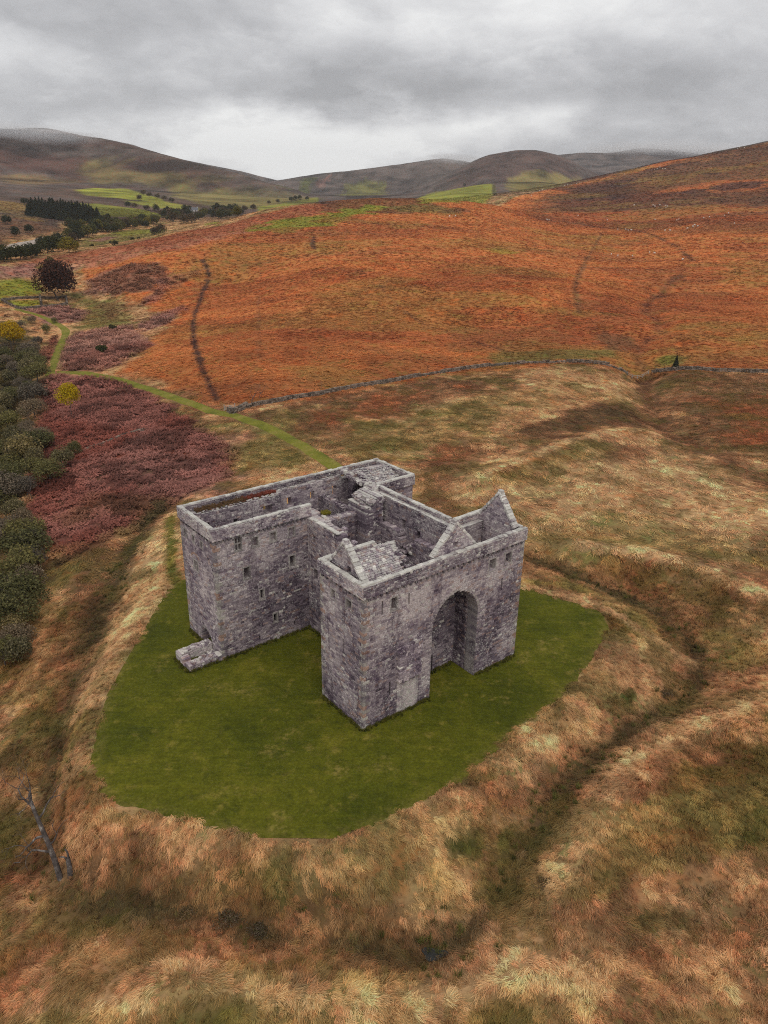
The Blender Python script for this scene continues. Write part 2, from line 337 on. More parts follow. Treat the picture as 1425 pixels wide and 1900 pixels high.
# valley on the left
zone('fell', [(-300, 470), (0, 470), (120, 420), (300, 400), (450, 392), (600, 378), (580, 360), (420, 318), (270, 279), (100, 245), (-300, 262)], 10, 40, 1, 60)
zone('brown', [(-200, 400), (0, 395), (60, 410), (130, 425), (80, 440), (0, 450), (-200, 460)], 10, 20, .7, 30); zone('ochre', [(-200, 380), (0, 372), (60, 380), (60, 410), (0, 395), (-200, 400)], 10, 20, .6, 30)
zone('heather', [(-300, 300), (0, 300), (200, 290), (330, 300), (420, 320), (330, 345), (200, 330), (0, 345), (-300, 345)], 40, 160, .65, 130); zone('heather', [(-300, 262), (100, 245), (260, 278), (100, 300), (-300, 300)], 40, 160, .6, 120)
patchy('moor', [(-300, 470), (0, 400), (300, 372), (600, 378), (580, 360), (420, 318), (270, 279), (100, 245), (-300, 262)], 60, .75, .48, 260); patchy('heather', [(-300, 400), (0, 345), (300, 350), (580, 366), (420, 318), (270, 279), (100, 245), (-300, 262)], 60, .7, .53, 190); zone('ochre', [(0, 318), (60, 322), (140, 330), (60, 345), (0, 345)], 20, 60, .35, 60)
zone('olive', [(330, 355), (500, 345), (590, 368), (440, 390), (330, 372)], 20, 60, .7, 50); zone('olive', [(180, 300), (300, 320), (420, 330), (330, 350), (200, 340)], 20, 90, .45, 70)
zone('bright', [(137, 352), (170, 349), (235, 350), (300, 370), (305, 374), (220, 368), (160, 362)], 3, 3, 1.); zone('bright', [(228, 372), (300, 373), (350, 382), (345, 388), (290, 386)], 3, 3, .8)
zone('green', [(125, 376), (180, 378), (260, 388), (304, 398), (300, 403), (210, 402), (140, 392)], 3, 4, 1.); zone('bright', [(125, 376), (180, 378), (260, 388), (304, 398), (200, 396)], 3, 4, .5)
zone('bright', [(330, 385), (368, 385), (370, 391), (330, 392)], 3, 3, .7)
zone('olive', [(150, 445), (240, 425), (300, 424), (320, 432), (240, 445), (160, 460)], 4, 8, .9); zone('bright', [(205, 432), (290, 424), (310, 428), (230, 438)], 3, 5, .7); zone('mauve', [(170, 447), (200, 437), (215, 441), (190, 449)], 3, 5, .8)
zone('bright', [(375, 416), (405, 412), (405, 419), (380, 420)], 2, 3, .8); zone('bright', [(478, 384), (530, 376), (590, 366), (590, 371), (530, 384), (480, 392)], 3, 4, .8)
zone('bright', [(0, 520), (30, 515), (70, 520), (75, 545), (40, 552), (0, 555), (-40, 555), (-40, 525)], 3, 5, 1.); zone('mauve', [(-40, 500), (60, 490), (80, 500), (60, 515), (-40, 520)], 3, 5, .8)
zone('bright', [(65, 497), (85, 492), (95, 500), (80, 506)], 2, 3, .8); zone('bright', [(14, 560), (74, 556), (74, 570), (36, 573)], 1, 1, 1.)
# beyond the crest: pasture and the far fells
zone('bright', [(775, 368), (850, 349), (916, 343), (919, 361), (850, 376), (780, 378)], 5, 5, .85); zone('moor', [(400, 345), (520, 334), (740, 305), (820, 293), (860, 300), (880, 345), (760, 366), (500, 360)], 60, 120, .6, 90)
zone('fern', [(520, 345), (560, 330), (590, 328), (575, 350), (540, 352)], 10, 20, .9); zone('green', [(620, 362), (640, 345), (680, 334), (715, 340), (715, 362)], 15, 30, .7); zone('mauve', [(588, 340), (612, 325), (612, 332), (595, 350)], 8, 18, .6)
zone('heather', [(760, 360), (830, 325), (900, 290), (1000, 280), (1090, 315), (1080, 335), (900, 340)], 50, 140, .6, 100); zone('olive', [(935, 335), (1080, 333), (1040, 346), (960, 358)], 10, 30, .7, 30)
# fields on this side of the dyke
zone('red', [(80, 702), (150, 697), (215, 707), (260, 727), (320, 757), (385, 802), (440, 832), (430, 880), (380, 905), (320, 938), (262, 982), (200, 1005), (150, 1030), (110, 1052), (70, 1010), (30, 960), (50, 870), (70, 780)], 1.5, 4, 1.)
zone('mauve', [(85, 704), (150, 699), (260, 728), (330, 765), (280, 800), (160, 790), (85, 770)], 3, 6, .4)
zone('mauve', ell(200, 900, 150, 70), 6, 26, .4, 14); zone('mauve', ell(330, 850, 100, 60), 6, 20, .45, 14); zone('brown', ell(230, 960, 90, 40), 4, 16, .6, 10); zone('mauve', [(112, 690), (118, 640), (150, 615), (240, 605), (281, 640), (225, 675), (180, 690)], 1.5, 3, .85); zone('red', [(112, 690), (130, 660), (250, 640), (281, 640), (225, 675), (180, 690)], 2, 5, .5)
zone('mauve', [(45, 576), (110, 568), (170, 579), (150, 597), (90, 602)], 1.5, 3, .9); zone('red', [(72, 692), (70, 655), (90, 640), (104, 625), (95, 660), (82, 695)], 1, 2, .9)
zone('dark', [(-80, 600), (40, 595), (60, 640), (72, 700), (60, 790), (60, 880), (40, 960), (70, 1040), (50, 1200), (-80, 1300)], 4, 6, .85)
zone('brown', [(490, 770), (600, 742), (760, 712), (900, 700), (880, 730), (760, 762), (640, 790), (540, 800)], 3, 9, .75); zone('rust', [(560, 770), (700, 735), (860, 715), (780, 750), (640, 785)], 3, 9, .5)
zone('olive', [(640, 838), (600, 805), (760, 770), (980, 715), (1100, 700), (1040, 760), (900, 800), (760, 850)], 5, 14, .55, 12); zone('tan', [(900, 780), (1050, 720), (1190, 730), (1180, 760), (1060, 770), (960, 800)], 4, 9, .6)
zone('tan', [(1000, 690), (1140, 695), (1170, 720), (1000, 720)], 3, 8, .6); zone('brown', [(970, 800), (1010, 778), (1100, 750), (1190, 757), (1180, 785), (1050, 812)], 2, 5, .9); zone('dark', [(985, 800), (1020, 782), (1110, 757), (1185, 762), (1160, 780), (1050, 805)], 2, 6, .5)
zone('olive', [(500, 790), (430, 830), (440, 880), (560, 870), (560, 835)], 3, 6, .7); zone('brown', [(760, 905), (800, 860), (900, 850), (880, 900), (840, 950), (780, 945)], 4, 9, .7); zone('rust', ell(830, 840, 30, 14), 3, 6, .5)
zone('dark', ell(890, 895, 18, 6, -.5), 1, 3, .6); zone('dark', ell(1385, 1020, 26, 7, -.2), 1, 3, .6); zone('straw', [(880, 900), (1000, 870), (1180, 820), (1300, 840), (1425, 900), (1425, 1030), (1200, 1010), (1000, 1000)], 5, 14, .45, 14)
zone('olive', [(1000, 1010), (1300, 1030), (1425, 1090), (1425, 1060), (1300, 980), (1100, 960)], 4, 10, .5); zone('brown', [(1230, 700), (1500, 705), (1500, 870), (1340, 830), (1250, 770)], 4, 12, .8, 12); zone('rust', [(1300, 740), (1500, 745), (1500, 830), (1380, 820)], 4, 12, .6, 12)
zone('fern', ell(1370, 775, 35, 8), 2, 5, .6); zone('olive', ell(1250, 672, 26, 10), 2, 4, .9); zone('bright', ell(1240, 668, 14, 6), 2, 3, .5)
zone('olive', [(910, 655), (1130, 650), (1160, 672), (1010, 672), (920, 680)], 2, 5, .75); zone('brown', ell(1140, 632, 46, 16, .3), 3, 8, .8)
NEARF = on_z([(-300, 1000), (300, 1000), (1500, 1050), (1900, 1300), (1900, 2000), (-300, 2000)], -2.)
for cn_, k_, th_, sc_ in (('brown', .4, .54, 16), ('olive', .6, .56, 11), ('dark', .4, .62, 9), ('rust', .25, .57, 13)): zones.append((np.array(COL[cn_]), NEARF, None, 6., 6., k_, 9., th_, sc_))
zone('straw', [(325, 950), (300, 962), (240, 1040), (205, 1130), (150, 1262), (125, 1340), (190, 1312), (230, 1230), (290, 1135), (330, 1080), (345, 1030), (340, 980)], 1, 1.5, .85)
zone('tan', [(80, 1090), (130, 1080), (110, 1200), (60, 1300), (20, 1290)], 2, 4, .6); zone('brown', [(150, 1040), (210, 1010), (215, 1070), (160, 1180), (110, 1280), (80, 1250), (130, 1120)], 2, 4, .8)
zone('straw', [(1120, 1170), (1200, 1180), (1275, 1230), (1240, 1280), (1130, 1290), (1060, 1360), (960, 1460), (900, 1420), (1000, 1330), (1090, 1250)], 1.5, 3, .45); zone('straw', [(500, 1560), (640, 1550), (800, 1480), (880, 1450), (840, 1600), (800, 1690), (640, 1680), (560, 1640)], 1.5, 4, .4)
zone('fern', ell(857, 1570, 36, 24), .6, 1.2, .9); zone('fern', ell(940, 1572, 24, 40, .2), .6, 1.2, .9); zone('fern', ell(1163, 1290, 16, 16), .5, .8, .9); zone('fern', ell(520, 1630, 26, 55, .15), .8, 1.5, .7); zone('fern', ell(600, 1680, 22, 40, .3), .8, 1.5, .6)
zone('green', ell(435, 1840, 34, 60, .3), 1, 2, .6); zone('fern', ell(1400, 1530, 30, 40), 1, 2, .5); zone('fern', ell(30, 1560, 40, 60), 1, 2, .6); zone('olive', ell(1000, 1880, 120, 40), 1.5, 3, .6); zone('fern', [(250, 1060), (300, 1060), (200, 1200), (150, 1250)], 1, 3, .3)
line('green', [(318, 960), (320, 1010), (318, 1060), (330, 1085)], .9, .5, .4, .9)
line('dark', [(300, 935), (245, 1000), (215, 1060), (170, 1160), (120, 1280)], 1.2, 2, 1.5, .6)
zones.append((np.array(COL['brown']), DITCH, 2.6, 2.2, 3.2, .6, 6.)); zones.append((np.array(COL['dark']), DITCH, 1.2, 1.6, 2.2, .85, 5.))
zones.append((np.array(COL['straw']), OUTER, 1.0, 1.6, 1.4, .7, 4.)); zones.append((np.array(COL['straw']), RIDGE2, 1.3, 1.0, .9, .95, 4.)); zones.append((np.array(COL['straw']), RIDGE3, 1.2, 1.4, 1.2, .85, 4.))
zones.append((np.array(COL['brown']), GULLY, 4., 4., 4., .9, 6.))
line('straw', [(962, 1088), (1060, 1108), (1125, 1130), (1200, 1180), (1280, 1230)], .8, .8, .6, .9)
line('heather', [(375, 482), (386, 500), (388, 515), (372, 550), (358, 590), (360, 640), (375, 685), (392, 720), (402, 742)], 1.05, .8, .9, .95); line('heather', [(340, 507), (378, 500)], .7, .8, .8, .6)
line('brown', [(1118, 432), (1095, 470), (1078, 500), (1065, 530), (1075, 580)], 1.0, 1.4, 1.5, .8); line('rust', [(1010, 520), (1035, 580), (1045, 640)], .6, 1., 1., .7); line('rust', [(1040, 520), (1060, 580), (1072, 640)], .6, 1., 1., .7)
line('heather', [(705, 530), (735, 526), (770, 530)], .5, 1., 1.5, .6); line('heather', [(705, 530), (722, 552), (760, 585), (800, 608), (900, 640), (950, 655)], .35, 1., 1.2, .6); line('brown', [(480, 540), (478, 620), (482, 660)], .5, 1.2, 1., .5)
line('heather', [(583, 440), (578, 452), (584, 462)], 1.4, 1.2, 1.2, .8); line('heather', [(1000, 406), (1060, 412), (1130, 422), (1180, 428)], 1.8, 4., 4., .7); line('heather', [(1180, 428), (1230, 445), (1270, 465), (1285, 485)], 1.3, 2.5, 3., .7)
zones.append((np.array(COL['heather']), ROW, 1.2, 2.6, 3.5, .6, 6.)); line('brown', [(900, 690), (950, 660), (985, 655)], .4, 1.5, 1.5, .5)
line('dark', [(137, 352), (165, 363), (230, 368), (300, 375)], .8, 2, 2, .8); line('dark', [(916, 343), (919, 362)], 3, 2, 2, .9)

def land(x, y):
    r = np.hypot(x, y); n0 = len(x)
    a = fbm(x, y, 11, 4, 61); b = fbm(x, y, 5, 3, 77); c = fbm(x, y, 26, 3, 83)
    col = np.empty((n0, 3))
    col[:] = COL['tan']
    def lay(cn, w): col[:] = col + (np.array(COL[cn]) - col) * w[:, None]
    lay('olive', sstep(.47, .62, a) * .8); lay('brown', sstep(.50, .66, b) * .65); lay('brown', sstep(.52, .62, c) * .35); lay('straw', sstep(.42, .3, b) * .5)
    lay('moor', sstep(900, 1300, r))
    for z_ in zones:
        cz_, P, w, soft, amp, k, ns = z_[:7]
        mg = soft + amp + (w or 0) + 1
        lo, hi = P.min(0) - mg, P.max(0) + mg
        q = np.where((x > lo[0]) & (x < hi[0]) & (y > lo[1]) & (y < hi[1]))[0]
        if not len(q): continue
        xx, yy = x[q], y[q]
        d = sdf(xx, yy, P) if w is None else seg_dist(xx, yy, P) - w
        d = d + (fbm(xx, yy, ns, 4, 5) - .5) * 2 * amp
        g = (1 - sstep(-soft, soft, d)) * k
        if len(z_) > 7: g = g * sstep(z_[7], z_[7] + .07, fbm(xx * (1 + .0 * ns), yy * 1.9, z_[8], 5, 17 + int(z_[7] * 100)))
        col[q] += (cz_ - col[q]) * g[:, None]
    return col

# ------------------------------------------------------------------ mesh helpers
def fast_mesh(name, V, F, mats, cols=None, smooth=False, fm=None, colname='col'):
    V = np.ascontiguousarray(V, np.float32); F = np.asarray(F); k = F.shape[1]
    me = bpy.data.meshes.new(name); me.vertices.add(len(V)); me.vertices.foreach_set('co', V.ravel())
    me.loops.add(F.size); me.polygons.add(len(F)); me.loops.foreach_set('vertex_index', F.ravel().astype(np.int32))
    me.polygons.foreach_set('loop_start', np.arange(0, F.size, k, dtype=np.int32)); me.polygons.foreach_set('loop_total', np.full(len(F), k, np.int32))
    me.polygons.foreach_set('use_smooth', np.full(len(F), smooth))
    for mt in (mats if isinstance(mats, (list, tuple)) else [mats]): me.materials.append(mt)
    if fm is not None: me.polygons.foreach_set('material_index', np.asarray(fm, np.int32))
    if cols is not None:
        at = me.attributes.new(colname, 'FLOAT_COLOR', 'POINT')
        at.data.foreach_set('color', np.concatenate([cols, np.ones((len(V), 1))], 1).astype(np.float32).ravel())
    me.update(calc_edges=True); me.validate()
    return me
def add(name, me, parent=None, label=None, cat=None, group=None, kind=None, loc=None, rz=None):
    o = bpy.data.objects.new(name, me); C.objects.link(o)
    if parent: o.parent = parent
    for k, v in (('label', label), ('category', cat), ('group', group), ('kind', kind)):
        if v: o[k] = v
    if loc is not None: o.location = loc
    if rz is not None: o.rotation_euler = (0, 0, rz)
    return o
def material(name, build, rough=.9):
    mt = bpy.data.materials.new(name); mt.use_nodes = True; q = NT(mt.node_tree); q.n.clear()
    b = q.new('ShaderNodeBsdfPrincipled'); b.inputs['Roughness'].default_value = rough; b.inputs['Specular IOR Level'].default_value = .15
    o = q.new('ShaderNodeOutputMaterial'); q.l.new(b.outputs[0], o.inputs[0])
    build(q, b); return mt
def bump(q, b, h, strength, dist):
    n = q.new('ShaderNodeBump'); n.inputs['Strength'].default_value = strength; n.inputs['Distance'].default_value = dist
    q.put(n.inputs['Height'], h); q.l.new(n.outputs[0], b.inputs['Normal'])

def m_ground(q, b):
    pos = q.new('ShaderNodeNewGeometry').outputs['Position']; col = q.attr('col').outputs['Color']
    dist = q.vmath('LENGTH', pos)
    nf = q.noise(pos, 2.2, 5, .65); nm = q.noise(pos, .35, 5, .6); nb = q.noise(pos, .06, 5, .6); nl = q.noise(pos, .012, 6, .6)
    v = q.math('ADD', q.math('MULTIPLY', nf, .3), q.math('MULTIPLY', nm, .35)); v = q.math('ADD', v, q.math('MULTIPLY', nb, .35))
    k = q.rng(v, .34, .68, .45, 1.55, smooth=False)
    far = q.rng(dist, 500., 1800.); nl2 = q.noise(pos, .0045, 7, .68, .8); nl = q.math('ADD', q.math('MULTIPLY', nl, .5), q.math('MULTIPLY', nl2, .5)); k2 = q.rng(nl, .41, .59, .35, 1.6, smooth=False)
    cc = q.mix(1.0, col, q.mix(far, k, k2), 'MULTIPLY')
    hue = q.noise(pos, .16, 4, .6); warmr = q.mix(q.rng(hue, .5, .68), cc, q.mix(1.0, cc, (1.15, .80, .62), 'MULTIPLY'))
    cool = q.mix(q.rng(hue, .5, .34), warmr, q.mix(1.0, warmr, (.78, 1.02, .8), 'MULTIPLY'))
    q.l.new(cool, b.inputs['Base Color'])
    bump(q, b, q.math('ADD', q.math('MULTIPLY', nm, 1.2), q.math('MULTIPLY', nf, .35)), .8, .9)
M_ground = material('ground', m_ground, 1.0)

def m_lawn(q, b):
    pos = q.new('ShaderNodeNewGeometry').outputs['Position']
    mp = q.new('ShaderNodeMapping'); q.l.new(pos, mp.inputs[0]); mp.inputs['Rotation'].default_value = (0, 0, -.45); mp.inputs['Scale'].default_value = (.16, 1.6, 1)
    st = q.noise(mp.outputs[0], 1.0, 5, .65); nf = q.noise(pos, 3.5, 5, .7); nb = q.noise(pos, .11, 5, .6, .6); nm = q.noise(pos, .5, 4, .6)
    v = q.math('ADD', q.math('MULTIPLY', st, .28), q.math('MULTIPLY', nb, .72))
    c = q.ramp(v, [(.30, (.050, .060, .005)), (.46, (.082, .088, .006)), (.56, (.108, .108, .008)), (.70, (.17, .15, .016))])
    c = q.mix(q.math('MULTIPLY', q.rng(nm, .56, .74), .8), c, (.21, .17, .03)); c = q.mix(q.math('MULTIPLY', q.rng(q.noise(pos, .28, 5, .65, 1.5), .54, .66), .55), c, (.055, .062, .008))
    dry = q.math('MULTIPLY', q.rng(q.noise(pos, .16, 4, .6), .55, .70), q.rng(q.noise(pos, 1.3, 5, .7), .42, .62)); c = q.mix(q.math('MULTIPLY', dry, .8), c, (.26, .20, .05))
    rm = q.math('MULTIPLY', q.attr('col').outputs['Fac'], q.rng(q.noise(pos, .9, 5, .7), .36, .62)); c = q.mix(q.math('MULTIPLY', rm, .6), c, (.21, .165, .045))
    c = q.mix(1.0, c, q.rng(q.noise(pos, 1.1, 4, .65), .32, .68, .78, 1.12, smooth=False), 'MULTIPLY'); c = q.mix(1.0, c, q.rng(nf, .3, .7, .68, 1.3, smooth=False), 'MULTIPLY')
    q.l.new(c, b.inputs['Base Color']); bump(q, b, nf, .6, .12)
M_lawn = material('mown_grass', m_lawn, 1.0)
def m_path(q, b):
    pos = q.new('ShaderNodeNewGeometry').outputs['Position']
    nf = q.noise(pos, 2.5, 5, .7); nb = q.noise(pos, .25, 4, .6)
    c = q.ramp(nb, [(.32, (.13, .135, .02)), (.5, (.19, .185, .026)), (.68, (.26, .21, .05))])
    c = q.mix(1.0, c, q.rng(nf, .3, .7, .7, 1.25, smooth=False), 'MULTIPLY')
    q.l.new(c, b.inputs['Base Color']); bump(q, b, nf, .6, .15)
M_path = material('path_grass', m_path, 1.0)

# ------------------------------------------------------------------ ground and hills
def axis(n0, d0, n1, d1, end, g=1.017):
    a = [0.]
    while a[-1] < n0: a.append(a[-1] + d0)
    while a[-1] < n1: a.append(a[-1] + d1)
    d = d1
    while a[-1] < end: d *= g; a.append(a[-1] + d)
    return np.array(a)
xa = axis(72, .75, 330, 1.7, 3600); gx = np.concatenate([-xa[:0:-1], xa])
ya = axis(180, .75, 740, 1.6, 7600); gy = np.concatenate([np.arange(-40, 16, 7.), 16 + ya])
NX, NY = len(gx), len(gy)
GX, GY = np.meshgrid(gx, gy); GX = GX.ravel(); GY = GY.ravel()
GZ = height(GX, GY)
GC = land(GX, GY)
nr_ = np.hypot(GX, GY); GC *= (1 - .30 * (1 - sstep(230, 300, nr_)))[:, None]     # near ground darker under the tussocks, easing off with distance
idx = np.arange(NX * NY).reshape(NY, NX)
Q = np.stack([idx[:-1, :-1], idx[:-1, 1:], idx[1:, 1:], idx[1:, :-1]], -1).reshape(-1, 4)
cx_ = GX[Q].mean(1); cyq = GY[Q].mean(1); keep = np.abs(cx_) < .66 * np.maximum(cyq, 0) + 95
lawn_in = np.zeros(len(Q), bool); kk = np.hypot(cx_, cyq) < 140; lawn_in[kk] = sdf(cx_[kk], cyq[kk], LAWN) < -2.5
rq = np.hypot(cx_, cyq)
def sub(name, mask, label, smooth=True):
    f = Q[mask]; u, inv = np.unique(f, return_inverse=True)
    me = fast_mesh(name, np.stack([GX[u], GY[u], GZ[u]], 1), inv.reshape(f.shape), M_ground, GC[u], smooth)
    return add(name, me, label=label, kind='structure')
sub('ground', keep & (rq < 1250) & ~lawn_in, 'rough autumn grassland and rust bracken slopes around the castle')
sub('hills', keep & (rq >= 1250), 'far brown fells and valley fields below the low cloud')

# the mown lawn: its own sheet, just proud of the ground
bx = np.arange(LAWN[:, 0].min(), LAWN[:, 0].max() + .5, .5); by = np.arange(LAWN[:, 1].min(), LAWN[:, 1].max() + .5, .5)
lx, ly = np.meshgrid(bx, by); sh = lx.shape; lx = lx.ravel(); ly = ly.ravel()
dl = sdf(lx, ly, LAWN) + (fbm(lx, ly, 1.6, 3, 9) - .5) * .9
li = np.arange(lx.size).reshape(sh); LQ = np.stack([li[:-1, :-1], li[:-1, 1:], li[1:, 1:], li[1:, :-1]], -1).reshape(-1, 4)
LQ = LQ[(dl[LQ] < 1.0).all(1)]
lz = height(lx, ly) + .05 - .12 * sstep(0., 1., dl) + .05 * (fbm(lx, ly, 2.2, 3, 4) - .5)
u, inv = np.unique(LQ, return_inverse=True)
rim = sstep(-1.4, .9, dl[u])
add('lawn', fast_mesh('lawn', np.stack([lx[u], ly[u], lz[u]], 1), inv.reshape(LQ.shape), M_lawn, np.stack([rim] * 3, 1), True), label='mown dark green lawn around the castle walls', kind='structure')

PATHS = []
def path(name, pts, w, label):
    P = smooth_poly(hit(pts), 3, False); T = np.gradient(P, axis=0); T /= np.linalg.norm(T, axis=1)[:, None]; Nn = np.stack([-T[:, 1], T[:, 0]], 1)
    PATHS.append((P, w)); V, F = [], []; m_ = 7
    wob = (fbm(P[:, 0], P[:, 1], 5, 3, 2) - .5) * 1.6
    for i in range(len(P)):
        for j in range(m_):
            q_ = P[i] + Nn[i] * (w + wob[i]) * .5 * (j / (m_ - 1) * 2 - 1); V.append(q_)
    V = np.array(V); z = height(V[:, 0], V[:, 1]) + np.tile(np.array([-.25, .1, .16, .17, .16, .1, -.25]), len(P))
    for i in range(len(P) - 1):
        for j in range(m_ - 1): F.append((i * m_ + j, i * m_ + j + 1, (i + 1) * m_ + j + 1, (i + 1) * m_ + j))
    add(name, fast_mesh(name, np.column_stack([V, z]), F, M_path, None, True), label=label, kind='structure')
path('grass_path', [(640, 880), (618, 864), (590, 845), (560, 826), (500, 793), (450, 777), (400, 765), (330, 741), (260, 716), (200, 699), (150, 692), (100, 692)], 3.9, 'mown green footpath from the castle past the red bracken')
path('grass_path', [(92, 696), (100, 675), (108, 650), (122, 622), (122, 610), (100, 598), (75, 585), (30, 573)], 4.2, 'mown green footpath bending north towards the chapel yard')
# ------------------------------------------------------------------ castle
def m_stone(q, b):
    ge = q.new('ShaderNodeNewGeometry'); tc = ge.outputs['Position']; col = q.attr('col').outputs['Color']
    n_a = q.noise(tc, 9, 4, .65); n_b = q.noise(tc, .8, 5, .62); n_c = q.noise(tc, 4.4, 3, .8); n_d = q.noise(tc, .35, 4, .6)
    c = q.mix(1.0, col, q.rng(n_a, .28, .72, .6, 1.4, smooth=False), 'MULTIPLY')
    c = q.mix(1.0, c, q.rng(q.new('ShaderNodeObjectInfo').outputs['Random'], 0, 1, .82, 1.18, smooth=False), 'MULTIPLY')
    c = q.mix(q.math('MULTIPLY', q.rng(n_b, .52, .64), .7), c, q.mix(1.0, c, (.48, .41, .52), 'MULTIPLY'))
    mp = q.new('ShaderNodeMapping'); q.l.new(tc, mp.inputs[0]); mp.inputs['Scale'].default_value = (1.0, 1.0, .09)
    stn = q.noise(mp.outputs[0], .8, 5, .62)
    c = q.mix(q.math('MULTIPLY', q.rng(stn, .52, .66), .6), c, q.mix(1.0, c, (.42, .37, .43), 'MULTIPLY'))
    sp = q.rng(q.math('ADD', n_c, q.math('MULTIPLY', q.math('SUBTRACT', n_d, .5), .42)), .585, .64)
    c = q.mix(q.math('MULTIPLY', sp, .55), c, (.74, .71, .66))
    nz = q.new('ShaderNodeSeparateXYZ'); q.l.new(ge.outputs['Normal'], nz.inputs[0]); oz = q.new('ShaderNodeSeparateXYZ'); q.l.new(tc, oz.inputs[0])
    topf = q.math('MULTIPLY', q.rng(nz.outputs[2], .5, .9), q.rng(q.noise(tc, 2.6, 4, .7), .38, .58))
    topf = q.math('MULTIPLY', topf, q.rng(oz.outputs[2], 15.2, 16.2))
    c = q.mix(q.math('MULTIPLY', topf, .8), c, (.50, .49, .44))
    q.l.new(c, b.inputs['Base Color']); bump(q, b, n_a, .7, .06)
M_stone = material('rubble_stone', m_stone, .95)

castle = add('castle', None, label='roofless grey stone ruined castle with a great arch standing on the lawn', cat='castle', loc=(AX, AY, 0), rz=YAW)
PAL = np.array([(.095, .073, .092), (.205, .160, .186), (.36, .297, .312), (.56, .48, .465), (.43, .27, .21), (.72, .67, .61)])
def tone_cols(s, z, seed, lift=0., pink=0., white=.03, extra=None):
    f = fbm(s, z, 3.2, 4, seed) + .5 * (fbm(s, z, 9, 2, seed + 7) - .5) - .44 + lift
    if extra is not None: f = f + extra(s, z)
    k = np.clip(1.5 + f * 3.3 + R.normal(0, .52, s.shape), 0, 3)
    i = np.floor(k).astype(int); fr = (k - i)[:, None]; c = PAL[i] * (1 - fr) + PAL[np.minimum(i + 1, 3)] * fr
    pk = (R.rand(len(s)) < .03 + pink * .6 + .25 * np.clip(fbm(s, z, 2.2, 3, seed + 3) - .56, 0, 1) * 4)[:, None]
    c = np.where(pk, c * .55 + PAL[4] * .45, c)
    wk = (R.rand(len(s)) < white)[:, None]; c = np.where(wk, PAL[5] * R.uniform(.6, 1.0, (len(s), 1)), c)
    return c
class Acc:
    def __init__(s): s.V, s.F, s.K, s.n = [], [], [], 0
    def put(s, V, F, K): s.V.append(V); s.F.append(F + s.n); s.K.append(K); s.n += len(V)
    def build(s, name, parent, **kw):
        return add(name, fast_mesh(name, np.concatenate(s.V), np.concatenate(s.F), M_stone, np.concatenate(s.K)), parent, **kw)
FC = np.array([(4, 5, 6, 7), (0, 1, 5, 4), (1, 2, 6, 5), (2, 3, 7, 6), (3, 0, 4, 7), (0, 8, 9, 1), (1, 9, 10, 2), (2, 10, 11, 3), (3, 11, 8, 0),
               (8, 12, 13, 9), (9, 13, 14, 10), (10, 14, 15, 11), (11, 15, 12, 8), (12, 15, 14, 13)])
def arch_iv(op, z):
    _, s0, s1, z0, zs, za, dp = op; a = (s1 - s0) / 2; m_ = (s0 + s1) / 2
    if z < z0 or z >= za: return None
    if z <= zs: return s0, s1
    rise = za - zs; ro = (a * a + rise * rise) / (2 * a); x = a - ro + math.sqrt(max(ro * ro - (z - zs) ** 2, 0))
    return (m_ - x, m_ + x) if x > .05 else None
